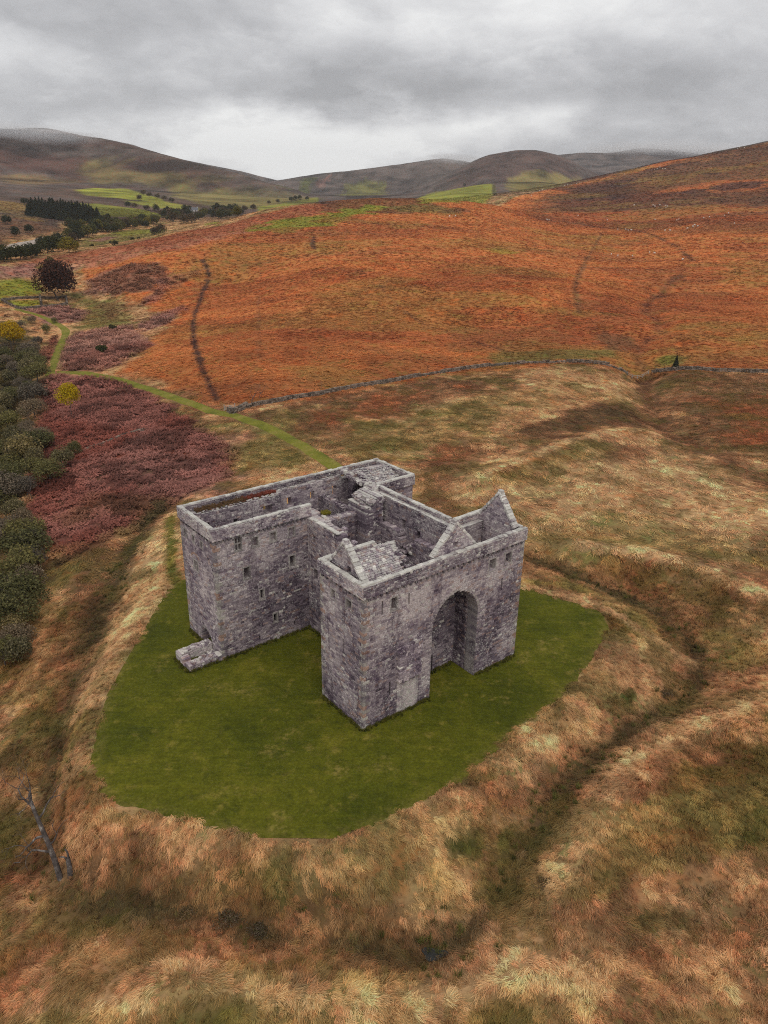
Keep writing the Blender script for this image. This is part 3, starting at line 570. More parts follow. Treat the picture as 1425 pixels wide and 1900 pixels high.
def wall(acc, O, es, et, ez, L, T, z0, top, ops=(), rh=.27, ln=.46, proud=.04, mit=(0, 0), seed=1, lift=0., pink=0., white=.03, extra=None, ragged=(0, 0), jit=.025):
    O, es, et, ez = (np.array(q, float) for q in (O, es, et, ez))
    tp = (lambda s: top) if not callable(top) else top
    zmax = max(tp(s) for s in np.linspace(0, L, 80)); rows = []; z = z0
    while z < zmax - .04: h = rh * random.uniform(.72, 1.3); rows.append((z, min(z + h, zmax))); z += h
    st = []
    for za, zb in rows:
        zm = (za + zb) / 2; iv = [(0. + random.random() * ragged[0], L - random.random() * ragged[1], 0.)]
        for op in ops:
            if op[0] == 'rect':
                wd_ = .07 if op[2] - op[1] > .3 else .02
                if not (op[3] - wd_ <= zm < op[4] + wd_): continue
                a, b_, dp = op[1] - wd_, op[2] + wd_, op[5]
            else:
                q = arch_iv(op, zm)
                if q is None: continue
                a, b_ = q; dp = op[6]
            nv = []
            for x0, x1, d in iv:
                if b_ <= x0 or a >= x1: nv.append((x0, x1, d)); continue
                if a > x0: nv.append((x0, a, d))
                if dp is not None: nv.append((max(a, x0), min(b_, x1), dp))
                if b_ < x1: nv.append((b_, x1, d))
            iv = nv
        for x0, x1, d in iv:
            s = x0
            while s < x1 - .01:
                w = ln * random.uniform(.5, 1.65); e = s + w
                if x1 - e < ln * .35: e = x1
                e = min(e, x1); mh = tp((s + e) / 2)
                if mh > za + .05: st.append((s, e, za, min(zb, mh), d))
                s = e
    if not st: return
    A = np.array(st); n_ = len(A); s0, s1, a, b_, d = A.T
    pr = proud * R.uniform(.25, 1.4, n_); j = R.uniform(-jit, jit, n_); ins = np.minimum(.035, np.minimum(s1 - s0, b_ - a) * .28)
    lo, hi = (T if mit[0] else 0.), (L - T if mit[1] else L)
    def P(s, tt, z): return O + s[:, None] * es + tt[:, None] * et + z[:, None] * ez
    def inn(s): return np.clip(s, lo, hi) if (mit[0] or mit[1]) else s
    Tt = np.full(n_, T)
    def sk(): return R.uniform(-.02, .02, n_)
    vs = [P(s0, d + j, a), P(s1, d + j, a), P(s1, d + j, b_), P(s0, d + j, b_),
          P(s0 + ins, d - pr, a + ins + sk()), P(s1 - ins, d - pr, a + ins + sk()), P(s1 - ins, d - pr, b_ - ins + sk()), P(s0 + ins, d - pr, b_ - ins + sk()),
          P(inn(s0), Tt + j, a), P(inn(s1), Tt + j, a), P(inn(s1), Tt + j, b_), P(inn(s0), Tt + j, b_),
          P(inn(s0 + ins), Tt + pr, a + ins), P(inn(s1 - ins), Tt + pr, a + ins), P(inn(s1 - ins), Tt + pr, b_ - ins), P(inn(s0 + ins), Tt + pr, b_ - ins)]
    V = np.stack(vs, 1).reshape(-1, 3); F = (np.arange(n_)[:, None, None] * 16 + FC[None]).reshape(-1, 4)
    if np.dot(np.cross(es, ez), et) > 0: F = F
    else: F = F[:, ::-1]
    c = tone_cols((s0 + s1) / 2, (a + b_) / 2, seed, lift, pink, white, extra)
    acc.put(V, F, np.repeat(c, 16, 0))
U, V_, Z = (1, 0, 0), (0, 1, 0), (0, 0, 1); NU, NV = (-1, 0, 0), (0, -1, 0)
def pl(*pts):
    xs, ys = zip(*pts); return lambda s: float(np.interp(s, xs, ys)) 
def rag(f, amp, sc=.5, sd=0):
    return lambda s: f(s) + amp * (float(fbm(np.array([s]), np.array([sd * 7.7]), sc, 2, 40 + sd)[0]) - .5) * 2
CW, D1, D2, UD, VE, RU, HP = 23.4, 7.6, 20.9, -5.68, 29.76, 7.0, 15.9
def mkwall(name, *a, **k):
    acc = Acc(); wall(acc, *a, **k); o = acc.build(name, castle); o['kind'] = 'stuff'; return o
# openings
OF = [('rect', 17.72, 18.66, 13.5, 14.9, None), ('rect', 20.36, 21.3, 13.55, 14.95, None), ('rect', 20.0, 20.2, 10.35, 11.8, None), ('rect', 3.5, 4.25, 13.4, 14.8, .9),
      ('rect', 2.27, 2.43, 13.2, 14.75, None), ('rect', 5.8, 5.97, 13.3, 14.7, None), ('rect', 3.46, 3.63, 2.8, 4.7, None), ('arch', 9.34, 16.41, -1, 8.6, 12.55, None)]
def stain(s, z):
    f = -.30 * np.exp(-((s - 3.95) / .55) ** 2) * sstep(4, 7, z) * (1 - sstep(13, 14, z)) + .10 * np.exp(-((s - 1.2) / 1.6) ** 2) * (1 - sstep(3, 9, z)) - .22 * (1 - sstep(.3, 2.2, z))
    f += .12 * np.exp(-((s - 11) / 7) ** 2) * sstep(10, 13, z) - .14 * sstep(16, 20, s) * (1 - sstep(8, 13, z))
    return f
mkwall('wall', (0, 0, -.5), U, V_, Z, CW, 1.8, 0, HP + .5, [(o[0], o[1], o[2]) + tuple(q + .5 if q is not None else q for q in o[3:-1]) + (o[-1],) for o in OF], mit=(1, 1), seed=3, lift=.10, pink=.06, extra=lambda s, z: stain(s, z - .5), rh=.25, ln=.43)
OL = [('rect', 2.1, 2.85, 14.15, 15.2, 1.4), ('rect', 4.85, 5.5, 14.2, 15.2, .35), ('rect', 3.42, 3.58, 8.7, 10.2, None)]
mkwall('wall', (0, 0, -.5), V_, U, Z, D1, 1.8, 0, HP + .5, OL, mit=(1, 1), seed=5, lift=.0, pink=.04, extra=lambda s, z: -.2 * (1 - sstep(.8, 2.6, z)), rh=.25, ln=.43)
mkwall('wall', (RU, D1 - 1.0, -.5), V_, U, Z, D2 - D1 + 1.0 - .02, 1.5, 0, rag(pl((0, 15.4), (2.2, 15.8), (4.0, 16.0), (5.5, 15.2), (6.1, 12.8), (6.9, 13.2), (7.5, 15.6), (9, 16.1), (20, 16.3)), .16, .5, 1),
       [('rect', 12.2, 13.0, 8.1, 9.5, None), ('rect', 12.6, 13.0, 13.3, 14.2, None)], seed=7, lift=-.03, pink=.05, rh=.26, ln=.45)
OM = [('rect', 2.72, 3.44, 14.45, 16.1, None), ('rect', 4.98, 5.66, 14.35, 15.5, .5), ('rect', 7.45, 8.15, 14.35, 15.45, .5), ('rect', 10.05, 10.75, 14.3, 15.4, .3), ('rect', 10.0, 10.7, 10.0, 11.6, None), ('rect', 3.62, 4.32, 10.5, 11.9, None),
      ('rect', 5.66, 6.06, 7.0, 8.3, None), ('rect', 7.38, 7.78, 3.15, 4.3, None), ('rect', 10.3, 10.5, 1.6, 2.25, None), ('rect', 5.18, 5.3, 1.4, 2.1, None)]
mkwall('wall', (UD, D2, -.5), U, V_, Z, RU - UD + 2, 1.7, 0, HP + .5, OM, mit=(1, 0), seed=9, lift=.0, pink=.03, extra=lambda s, z: .13 * sstep(10, 14, z) + .05 - .012 * s, rh=.25, ln=.45)
OE = [('rect', 7.15, 7.85, 14.4, 15.25, None), ('rect', 5.1, 5.6, 14.4, 15.25, None), ('rect', 2.95, 3.4, 14.45, 15.2, None), ('rect', 4.75, 5.15, 10.6, 11.9, None), ('rect', 5.35, 5.75, 10.6, 11.9, None), ('arch', 2.5, 5.5, -1, 1.4, 3.0, 1.2)]
mkwall('wall', (UD, D2, -.5), V_, U, Z, VE - D2, 1.7, 0, HP + .5, OE, mit=(1, 1), seed=11, lift=.09, pink=.0, extra=lambda s, z: .08 * (1 - sstep(3, 9, z)), rh=.25, ln=.45)
BW = dict(rh=.42, ln=.8)
mkwall('wall', (UD, VE, -.5), U, NV, Z, 13.2, 1.86, 0, 16.95, [('rect', 2.2, 2.9, 13.8, 15.6, None), ('rect', 10.6, 11.8, 14.7, 15.8, None), ('rect', 6.3, 6.7, 14.6, 15.2, None)], mit=(1, 0), seed=13, lift=-.06, rh=.28, ln=.5)
mkwall('wall', (UD + 13.22, VE, -.5), U, NV, Z, 24.8 - UD - 13.22, .9, 0, rag(pl((0, 17.0), (9.8, 17.0), (10.3, 16.6), (20, 16.6)), .1, .6, 4), [('rect', 1.5, 2.1, 14.5, 15.6, None), ('rect', 5.2, 5.8, 14.5, 15.6, None), ('rect', 8.9, 9.5, 14.4, 15.7, None)], mit=(0, 1), seed=15, lift=-.04, rh=.28, ln=.5)
mkwall('wall', (24.8, 21.6, -.5), V_, NU, Z, VE - 21.6, .9, 0, 16.4, seed=16, mit=(1, 1), **BW)
mkwall('wall', (18.62, 21.6, -.5), U, V_, Z, 24.8 - 18.62, .9, 0, 16.4, [('rect', 2.6, 2.75, 14.4, 14.9, None)], seed=17, lift=-.02, mit=(0, 1), rh=.3, ln=.55)
mkwall('wall', (18.6, 6.0, -.5), V_, NU, Z, 21.58 - 6.0 + 1.2, 1.3, 0, 17.4, [('rect', 8.2, 8.7, 14.2, 15.3, None), ('rect', 5.4, 5.9, 14.0, 15.0, None)], seed=19, lift=-.05, rh=.28, ln=.5)
mkwall('wall', (CW, 0, -.5), V_, NU, Z, 6.9, .7, 0, HP + .5, seed=21, mit=(1, 1), lift=.0, rh=.3, ln=.55)
mkwall('wall', (18.64, 6.9, -.5), U, NV, Z, CW - 18.64, 1.2, 0, 17.0, seed=22, mit=(0, 1), lift=-.04, rh=.3, ln=.55)
# inside the court
mkwall('wall', (17.28, 5.2, -.5), V_, NU, Z, 12.8, .85, 0, rag(pl((0, 14.1), (6.2, 14.1), (6.6, 12.8), (7.0, 11.2), (8.4, 10.8), (9.0, 13.4), (9.4, 14.1), (20, 14.1)), .12, .4, 6), seed=23, lift=-.03, rh=.28, ln=.45)
mkwall('wall', (14.0, 18.0, 2), U, V_, Z, 2.75, 3.85, 0, rag(pl((0, 13.4), (.4, 14.2), (1.0, 15.0), (2.2, 15.2), (3.1, 15.1)), .18, .5, 8), seed=25, lift=.1, white=.14, rh=.26, ln=.42, proud=.06)
mkwall('wall', (8.52, 20.0, -.5), U, V_, Z, 6.6, .95, 0, 15.3, [('rect', 4.4, 5.2, 9.0, 11.0, None)], seed=27, lift=-.10, rh=.28, ln=.5)
mkwall('wall', (RU + 2.02, 20.97, -.5), U, V_, Z, 6.2, .9, 0, 15.05, seed=28, lift=-.02, rh=.28, ln=.5)
mkwall('wall', (15.0, 21.9, -.5), V_, NU, Z, 6.9, 1.0, 0, pl((0, 15.0), (7, 15.1)), seed=29, lift=-.04, rh=.28, ln=.5)
mkwall('wall', (8.5, 16.0, 6), U, V_, Z, 1.2, .7, 0, rag(pl((0, 9.6), (.4, 9.0), (1.2, 9.4)), .3, .3, 3), seed=30, lift=.02, rh=.26, ln=.4)
mkwall('wall', (7.3, 12.3, 6), U, V_, Z, 1.9, .7, 0, rag(pl((0, 8.6), (.8, 9.2), (1.9, 8.0)), .3, .3, 5), seed=31, lift=.05, rh=.26, ln=.4)
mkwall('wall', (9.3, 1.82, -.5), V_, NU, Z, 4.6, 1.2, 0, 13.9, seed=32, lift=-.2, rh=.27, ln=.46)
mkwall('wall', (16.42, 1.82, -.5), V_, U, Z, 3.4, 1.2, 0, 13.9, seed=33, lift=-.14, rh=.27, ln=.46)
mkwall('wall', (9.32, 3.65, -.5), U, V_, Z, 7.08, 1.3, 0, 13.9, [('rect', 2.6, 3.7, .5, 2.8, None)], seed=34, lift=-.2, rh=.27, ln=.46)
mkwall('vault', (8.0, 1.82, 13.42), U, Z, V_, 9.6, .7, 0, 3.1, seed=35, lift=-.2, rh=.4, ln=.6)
mkwall('wall', (19.0, 22.5, 6), V_, U, Z, 6.3, .7, 0, pl((0, 10.8), (3.2, 12.2), (6.3, 10.9)), [('arch', .9, 5.4, 2, 7.8, 10.2, None)], seed=36, lift=-.12, rh=.3, ln=.5)
mkwall('wall', (6.7, 1.9, 8), V_, U, Z, 5.2, .6, 0, pl((0, 8.1), (2.5, 9.9), (5.2, 8.3)), seed=37, lift=-.1, rh=.3, ln=.45)
# parapets
def parapet(O, es, et, L, T=.5, z0=HP, h=1.36, mit=(1, 1), **k):
    k['lift'] = k.get('lift', 0) - .09
    return mkwall('parapet', (O[0], O[1], z0), es, et, Z, L, T, 0, h, mit=mit, rh=.22, ln=.38, proud=.05, white=.08, **k)
ov = .2
parapet((-ov, -ov), U, V_, CW + 2 * ov, seed=41, lift=-.03)
parapet((-ov, -ov), V_, U, D1 + 2 * ov, seed=42, lift=.02)
mkwall('parapet', (-ov, D1 + ov, HP), U, NV, Z, 7.4, .62, 0, 1.36, mit=(1, 0), seed=43, rh=.22, ln=.38)
parapet((UD - ov, D2 - ov), U, V_, RU - UD + .75, mit=(1, 0), seed=44, lift=.1)
parapet((UD - ov, D2 - ov), V_, U, VE - D2 + 2 * ov, seed=45, lift=.05)
mkwall('parapet', (UD - ov, VE + ov, 16.45), U, NV, Z, 24.8 - UD + 2 * ov, .55, 0, .82, mit=(1, 1), seed=46, lift=-.02, rh=.22, ln=.4)
parapet((24.8 + ov, 21.6 - ov), V_, NU, VE - 21.6 + 2 * ov, T=.55, seed=47, lift=-.02)
parapet((18.62, 21.6 - ov), U, V_, 24.8 - 18.62 + ov, T=.55, mit=(0, 1), seed=48, lift=-.02)
mkwall('parapet', (18.6, 6.9, 16.9), V_, NU, Z, 14.45, .5, 0, .38, seed=49, rh=.2, ln=.4)
parapet((CW + ov, -ov), V_, NU, 6.9 + 2 * ov, seed=50)
mkwall('parapet', (18.64, 6.9 + ov, 16.5), U, NV, Z, CW - 18.64 + ov, .5, 0, .78, mit=(0, 1), seed=51, rh=.22, ln=.4)
# gables
def gable(*a, **k):
    acc = Acc(); wall(acc, *a, **k); return acc.build('gable', castle, )
g1 = gable((.72, 1.0, HP), V_, U, Z, 6.1, .6, 0, pl((0, .9), (3.35, 4.25), (6.1, .9)), [('rect', 2.2, 2.65, 1.3, 2.0, None)], seed=53, lift=-.02, pink=.05, rh=.24, ln=.36)
g2 = gable((9.75, .62, 14.1), U, V_, Z, 6.2, .62, 0, pl((0, 3.1), (3.1, 6.35), (6.2, 3.1)), [('rect', 2.75, 3.35, 3.5, 4.1, .35)], seed=54, lift=.02, pink=.04, rh=.24, ln=.36)
g3 = gable((22.45, .9, 6), V_, U, Z, 5.7, .6, 0, pl((0, 11.1), (2.7, 14.75), (5.7, 11.1)), seed=55, lift=-.01, rh=.26, ln=.42)
# stone roofs
def slab(O, es, ez, L, top, **k):
    e, z_ = np.array(es, float), np.array(ez, float); z_ /= np.linalg.norm(z_); tt = np.cross(e, z_); tt = tt if tt[2] < 0 else -tt
    acc = Acc(); wall(acc, O, e, tt, z_, L, .35, 0, top, rh=.26, ln=.34, proud=.07, white=.12, jit=.06, **k); o = acc.build('roof', castle); o['kind'] = 'stuff'; return o
slab((1.33, 1.15, 16.15), U, (0, 3.2, 2.35), 5.7, 3.97, seed=57, lift=-.16, pink=.2, ragged=(0, .75))
slab((1.33, 7.25, 16.2), U, (0, -2.8, 2.3), 5.5, 3.62, seed=58, ragged=(0, .75))
slab((17.6, 22.1, 16.75), U, (0, 3.5, 1.25), 5.9, 3.72, seed=59, lift=-.08, pink=.22, ragged=(.9, .5))
slab((17.9, 29.0, 16.8), U, (0, -3.4, 1.2), 5.7, 3.6, seed=60, ragged=(1.0, .5))
slab((16.4, 18.2, 16.6), U, (0, 4.2, .55), 2.1, 4.2, seed=61, lift=.12, ragged=(.9, .1))
# lone dressed pieces: unit blocks shared by all
def block(cols, bev=.06, seed=0):
    q = np.random.RandomState(seed); V, F = [], []
    b = [-.5, -.5 + bev, .5 - bev, .5]
    bm_pts = []
    for sx_ in (-1, 1):
        for sy2 in (-1, 1):
            for sz in (-1, 1):
                for ax in range(3):
                    p_ = np.array([sx_, sy2, sz], float) * .5; 
                    for o in range(3):
                        if o != ax: p_[o] *= 1 - 2 * bev
                    bm_pts.append(p_ + q.uniform(-.02, .02, 3))
    import bmesh
    bm = bmesh.new()
    for p_ in bm_pts: bm.verts.new(p_)
    bmesh.ops.convex_hull(bm, input=bm.verts)
    me = bpy.data.meshes.new('block'); bm.to_mesh(me); bm.free(); me.materials.append(M_stone)
    at = me.attributes.new('col', 'FLOAT_COLOR', 'POINT'); at.data.foreach_set('color', np.tile(np.array([*cols, 1.], np.float32), len(me.vertices)))
    return me
B_light = [block((.66, .63, .57), seed=i) for i in range(3)] + [block((.50, .47, .43), seed=5), block((.36, .32, .31), seed=6)]
B_quoin = [block(c, .05, seed=10 + i) for i, c in enumerate(((.36, .32, .29), (.27, .235, .23), (.36, .235, .185), (.22, .19, .2), (.42, .385, .34)))]
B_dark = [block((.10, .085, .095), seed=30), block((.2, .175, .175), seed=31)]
def piece(name, meshes, loc, size, rot=None, parent=None):
    o = add(name, random.choice(meshes), parent or castle, loc=loc); o.scale = size
    if rot is not None: o.rotation_euler = rot
    return o
def coping(p, q, z, w=.54, th=.16, rz=0., off=(0, 0), ln=.8, parent=None):
    p, q = np.array(p, float), np.array(q, float); L = np.linalg.norm(q - p); n_ = max(1, round(L / ln)); cuts = [0] + sorted((i + random.uniform(-.2, .2)) / n_ for i in range(1, n_)) + [1]
    an = math.atan2(q[1] - p[1], q[0] - p[0])
    for i in range(n_):
        m_ = p + (q - p) * (cuts[i] + cuts[i + 1]) / 2; l = L * (cuts[i + 1] - cuts[i]) * .985
        piece('coping_stone', B_light, (m_[0], m_[1], z + random.uniform(-.05, .04)), (l, w * random.uniform(.78, 1.12), th * random.uniform(.85, 1.4)), (random.uniform(-.02, .02), random.uniform(-.015, .015), an + random.uniform(-.012, .012)), parent)
zt = HP + 1.36 + .08; h_ = .08
coping((-ov - .05, h_), (CW + ov + .05, h_), zt); coping((h_, .52), (h_, D1 - .2), zt); coping((-ov, D1 - h_), (7.1, D1 - h_), zt)
coping((UD - ov - .05, D2 + h_), (RU + .6, D2 + h_), zt, w=.5); coping((UD + h_, D2 + .5), (UD + h_, VE - .2), zt, w=.54); coping((UD - ov - .05, VE - .08), (24.8 + ov + .05, VE - .08), zt, w=.48)
coping((24.8 - .08, 21.9), (24.8 - .08, VE - .4), zt, w=.48); coping((18.5, 21.68), (24.8 + ov, 21.68), zt, w=.48); coping((18.35, 7.2), (18.35, 21.4), zt, w=.55); coping((CW - .1, .5), (CW - .1, 6.6), zt, w=.5); coping((18.6, 6.86), (CW + ov, 6.86), zt, w=.6)
coping((17.45, 7.4), (17.45, 20.6), 16.95, w=.36, th=.1); coping((RU + .3, D1 + .4), (RU + .3, 10.8), 15.55, w=.6, th=.14); coping((RU + .3, 14.4), (RU + .3, D2 - .4), 15.72, w=.6, th=.14)
coping((18.8, 5.8), (22.3, 5.8), 16.56, w=.3, th=.1)
def rake(p, q, w, n_, parent, ax):     # sloping skew stones of a gable, stepped a little
    p, q = np.array(p, float), np.array(q, float); d = q - p; L = np.linalg.norm(d); sl = math.asin(d[2] / L)
    for i in range(n_):
        m_ = p + d * ((i + .5) / n_)
        rot = (0, -sl if d[0] > 0 else sl, 0) if ax == 'u' else (sl if d[1] > 0 else -sl, 0, 0)
        rot = tuple(r_ * .8 + random.uniform(-.05, .05) for r_ in rot)
        s_ = (L / n_ * 1.04, w, .3) if ax == 'u' else (w, L / n_ * 1.04, .3)
        piece('skew_stone', B_light, m_ + np.array([0, 0, random.uniform(-.05, .03)]), tuple(k * random.uniform(.92, 1.12) for k in s_), rot, parent)
rake((1.02, 1.0, 16.9), (1.02, 4.35, 20.25), .8, 12, g1, 'v'); rake((1.02, 7.1, 16.9), (1.02, 4.35, 20.25), .8, 12, g1, 'v')
rake((9.7, .95, 17.25), (12.85, .95, 20.55), .75, 12, g2, 'u'); rake((15.95, .95, 17.25), (12.85, .95, 20.55), .75, 12, g2, 'u')
rake((22.75, .9, 17.2), (22.75, 3.6, 20.85), .8, 12, g3, 'v'); rake((22.75, 6.6, 17.2), (22.75, 3.6, 20.85), .8, 12, g3, 'v')
for g, p_ in ((g1, (1.02, 4.35, 20.3)), (g2, (12.85, .95, 20.6)), (g3, (22.75, 3.6, 20.9))): piece('apex_stone', B_light, p_, (.5, .6, .42), None, g)
# quoins
def quoins(u, v, su, sv, z1=HP, big=0):
    z = 0.; i = 0
    while z < z1 - .1:
        h = min(random.uniform(.36, .5), z1 - z); a, b_ = (.78, .42) if i % 2 else (.42, .78); a *= random.uniform(.85, 1.15); b_ *= random.uniform(.85, 1.15)
        pr = .055
        piece('quoin', B_quoin, (u + su * (a / 2 - pr), v + sv * (b_ / 2 - pr), z + h / 2), (a, b_, h * .97)); z += h; i += 1
quoins(0, 0, 1, 1); quoins(0, D1, 1, -1); quoins(UD, D2, 1, 1); quoins(UD, VE, 1, -1); quoins(CW, 0, -1, 1)
def jamb(u, sgn):
    z = 0.
    while z < 8.5:
        h = random.uniform(.36, .5); a = random.choice((.4, .7)); piece('quoin', [B_quoin[1], B_quoin[3]], (u + sgn * (a / 2 - .02), .78, z + h / 2), (a, 1.6, h * .97)); z += h
jamb(9.36, -1); jamb(16.39, 1)
# arch ring
ar, rise = 3.53, 3.95; ro = (ar * ar + rise * rise) / (2 * ar); c0 = ro - ar; a1 = math.atan2(rise, c0)
for s_ in (-1, 1):
    n_ = 10
    for i in range(n_):
        an = a1 * (i + .5) / n_; rr_ = ro + .16; x = 12.875 + s_ * (-c0 + rr_ * math.cos(an)); z = 8.6 + rr_ * math.sin(an)
        piece('voussoir', [B_quoin[1], B_quoin[0]], (x, .77, z), (.34, 1.6, ro * a1 / n_ * .99), (0, -s_ * an, 0))
# corbels
def corbels(p, q, n_, dirn):
    for i in range(n_):
        m_ = np.array(p) + (np.array(q) - np.array(p)) * (i + .5) / n_
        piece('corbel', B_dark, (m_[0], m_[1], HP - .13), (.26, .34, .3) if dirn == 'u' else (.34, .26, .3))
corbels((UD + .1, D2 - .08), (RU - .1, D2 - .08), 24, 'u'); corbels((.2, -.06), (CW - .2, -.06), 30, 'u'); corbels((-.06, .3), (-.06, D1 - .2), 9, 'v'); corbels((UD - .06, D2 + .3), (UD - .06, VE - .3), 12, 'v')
# window dressings
def boxes(name, L, parent=None, col=(.34, .305, .285)):
    V, F = [], []
    for (x0, x1, y0, y1, z0, z1) in L:
        k = len(V); V += [(x0, y0, z0), (x1, y0, z0), (x1, y1, z0), (x0, y1, z0), (x0, y0, z1), (x1, y0, z1), (x1, y1, z1), (x0, y1, z1)]
        F += [(k, k + 3, k + 2, k + 1), (k + 4, k + 5, k + 6, k + 7), (k, k + 1, k + 5, k + 4), (k + 1, k + 2, k + 6, k + 5), (k + 2, k + 3, k + 7, k + 6), (k + 3, k, k + 4, k + 7)]
    return add(name, fast_mesh(name, V, F, M_stone, np.tile(np.array(col) * random.uniform(.85, 1.1), (len(V), 1))), parent or castle)
def surround(a0, a1, z0, z1, at, axis, w=.12, pr=.055, dp=.45):
    a0 -= .06; a1 += .06; z0 -= .06; z1 += .06
    L = []
    for (p0, p1, q0, q1) in ((a0 - w * 1.6, a1 + w * 1.6, z0 - w, z0 + .03), (a0 - w * 1.4, a1 + w * 1.4, z1 - .03, z1 + w * 1.2), (a0 - w, a0 + .03, z0 + .03, z1 - .03), (a1 - .03, a1 + w, z0 + .03, z1 - .03)):
        L.append((p0, p1, at - pr, at + dp, q0, q1) if axis == 'u' else (at - pr, at + dp, p0, p1, q0, q1))
    return boxes('window', L)
for o in OF[:2] + OF[3:4]: surround(o[1], o[2], o[3], o[4], 0, 'u')
for o in OL[:2]: surround(o[1], o[2], o[3] - .5, o[4] - .5, 0, 'v')
for o in OM[1:8]: surround(UD + o[1], UD + o[2], o[3] - .5, o[4] - .5, D2, 'u', w=.14)
for o in OE[:3]: surround(D2 + o[1], D2 + o[2], o[3] - .5, o[4] - .5, UD, 'v', w=.13)
mw = surround(UD + 2.72, UD + 3.44, 13.95, 15.6, D2, 'u')
boxes('mullion', [(UD + 3.02, UD + 3.14, D2 + .05, D2 + .25, 13.95, 15.6)], mw); boxes('transom', [(UD + 2.7, UD + 3.46, D2 + .03, D2 + .27, 14.72, 14.84)], mw)
tw = surround(D2 + 4.75, D2 + 5.75, 10.1, 11.4, UD, 'v', w=.15); boxes('mullion', [(UD + .04, UD + .3, D2 + 5.17, D2 + 5.33, 10.1, 11.4)], tw)
for i in range(9):
    an = math.pi * (i + .5) / 9; piece('voussoir', [B_quoin[2]], (UD + .12, D2 + 5.25 + 1.0 * math.cos(an), 11.75 + .62 * math.sin(an)), (.34, .3, .3), (an - math.pi / 2, 0, 0))
for i in range(11):
    an = math.pi * (i + .5) / 11; piece('voussoir', B_quoin[:2], (UD + .2, D2 + 4.0 + 1.68 * math.cos(an), .9 + 1.78 * math.sin(an)), (.5, .5, .34), (an - math.pi / 2, 0, 0))
# projecting block and the pale repaired patch under it
pb = mkwall('buttress', (4.4, -.42, 4.3), U, V_, Z, 3.4, .4, 0, rag(pl((0, 3.7), (1.2, 4.0), (2.4, 4.3), (3.0, 4.6), (3.4, 4.2)), .22, .45, 9), seed=63, lift=-.16, pink=.06, rh=.24, ln=.38, mit=(0, 0), ragged=(.18, .5), jit=.08, proud=.07)
rl_spots = [(np.array((4.5 + 3.2 * k / 26, -.24, 8.05 + .75 * k / 26 + random.uniform(-.1, .12))), (.42, .36, .24)) for k in range(27)] + [(np.array((4.5 + 2.9 * random.random(), -.2, 4.3 + random.uniform(-.3, .15))), (.4, .3, .24)) for k in range(22)]
mkwall('repaired_masonry', (4.5, -.09, -.3), U, V_, Z, 3.0, .07, 0, rag(pl((0, 4.7), (3, 4.9)), .15, .6, 12), seed=64, lift=1.2, pink=-1., white=.4, rh=.22, ln=.3, proud=.03, jit=.01)
# low ruined forebuilding at the end wall
fb = Acc()
wall(fb, (-10.0, 24.6, -.4), U, NV, Z, 4.3, 1.1, 0, rag(pl((0, 1.5), (4.3, 1.6)), .15, .5, 14), seed=65, lift=.12, white=.22, rh=.26, ln=.36, proud=.07, jit=.08)
wall(fb, (-10.0, 21.9, -.4), U, NV, Z, 4.3, 1.0, 0, rag(pl((0, 1.3), (4.3, 1.2)), .12, .5, 15), seed=66, lift=.12, white=.12, rh=.26, ln=.36, proud=.07, jit=.08)
wall(fb, (-10.05, 21.95, -.4), V_, U, Z, 1.1, .9, 0, rag(pl((0, 1.2), (1.1, 1.5)), .3, .5, 16), seed=67, lift=.1, white=.12, rh=.26, ln=.36, proud=.07, jit=.08)
fbo = fb.build('ruined_forebuilding', castle); fbo['kind'] = 'stuff'
# fallen and frost-loosened stones on the broken heads of the walls
def rubble(name, spots, parent):
    acc = Acc(); dirs = np.array([(x, y, z) for x in (-1, 1) for y in (-1, 1) for z in (-1, 1)], float)
    FQ = np.array([(0, 1, 3, 2), (4, 6, 7, 5), (0, 4, 5, 1), (2, 3, 7, 6), (0, 2, 6, 4), (1, 5, 7, 3)])
    for p_, sz in spots:
        a = random.uniform(0, 6.28); q = dirs * np.array(sz) * .5 * R.uniform(.7, 1.15, (8, 3)); tlt = random.uniform(-.35, .35)
        x = q[:, 0] * math.cos(a) - q[:, 1] * math.sin(a); y = q[:, 0] * math.sin(a) + q[:, 1] * math.cos(a)
        V = np.stack([x, y, q[:, 2] + x * tlt], 1) + np.array(p_); c = tone_cols(np.array([p_[0]]), np.array([p_[1]]), 3, .1, .06, .25)
        acc.put(V, FQ, np.repeat(c, 8, 0))
    o = acc.build(name, parent); o['kind'] = 'stuff'; return o
sp_ = []
def rl(p, q, n_, w, s_, jz=.1):
    for i in range(n_):
        k = random.random(); m_ = np.array(p) + (np.array(q) - np.array(p)) * k + np.array([random.uniform(-w, w), random.uniform(-w, w), random.uniform(-jz, jz)]); z_ = s_ * random.uniform(.6, 1.5); sp_.append((m_, (z_ * 1.3, z_, z_ * .6)))
rl((14.1, 18.3, 15.8), (15, 21, 16.9), 30, .5, .42); rl((15.2, 18.3, 16.85), (16.4, 21.5, 16.9), 50, .6, .42); rl((16.4, 19, 16.9), (18.0, 22.6, 17.3), 60, .5, .42); rl((17.6, 22.6, 17.1), (17.9, 28.3, 17.4), 60, .35, .42)
rl((7.0, 1.6, 16.5), (6.9, 4.4, 18.4), 34, .25, .38); rl((6.9, 4.4, 18.4), (6.8, 6.8, 16.9), 24, .25, .38); rl((16.9, 11.4, 12.2), (16.9, 13.8, 11.2), 60, .45, .42, .5); rl((7.5, 13.3, 14), (8.2, 12.2, 13.6), 36, .5, .4, .5); rl((8.2, 16.2, 15.0), (9.6, 16.4, 14.7), 24, .3, .36)
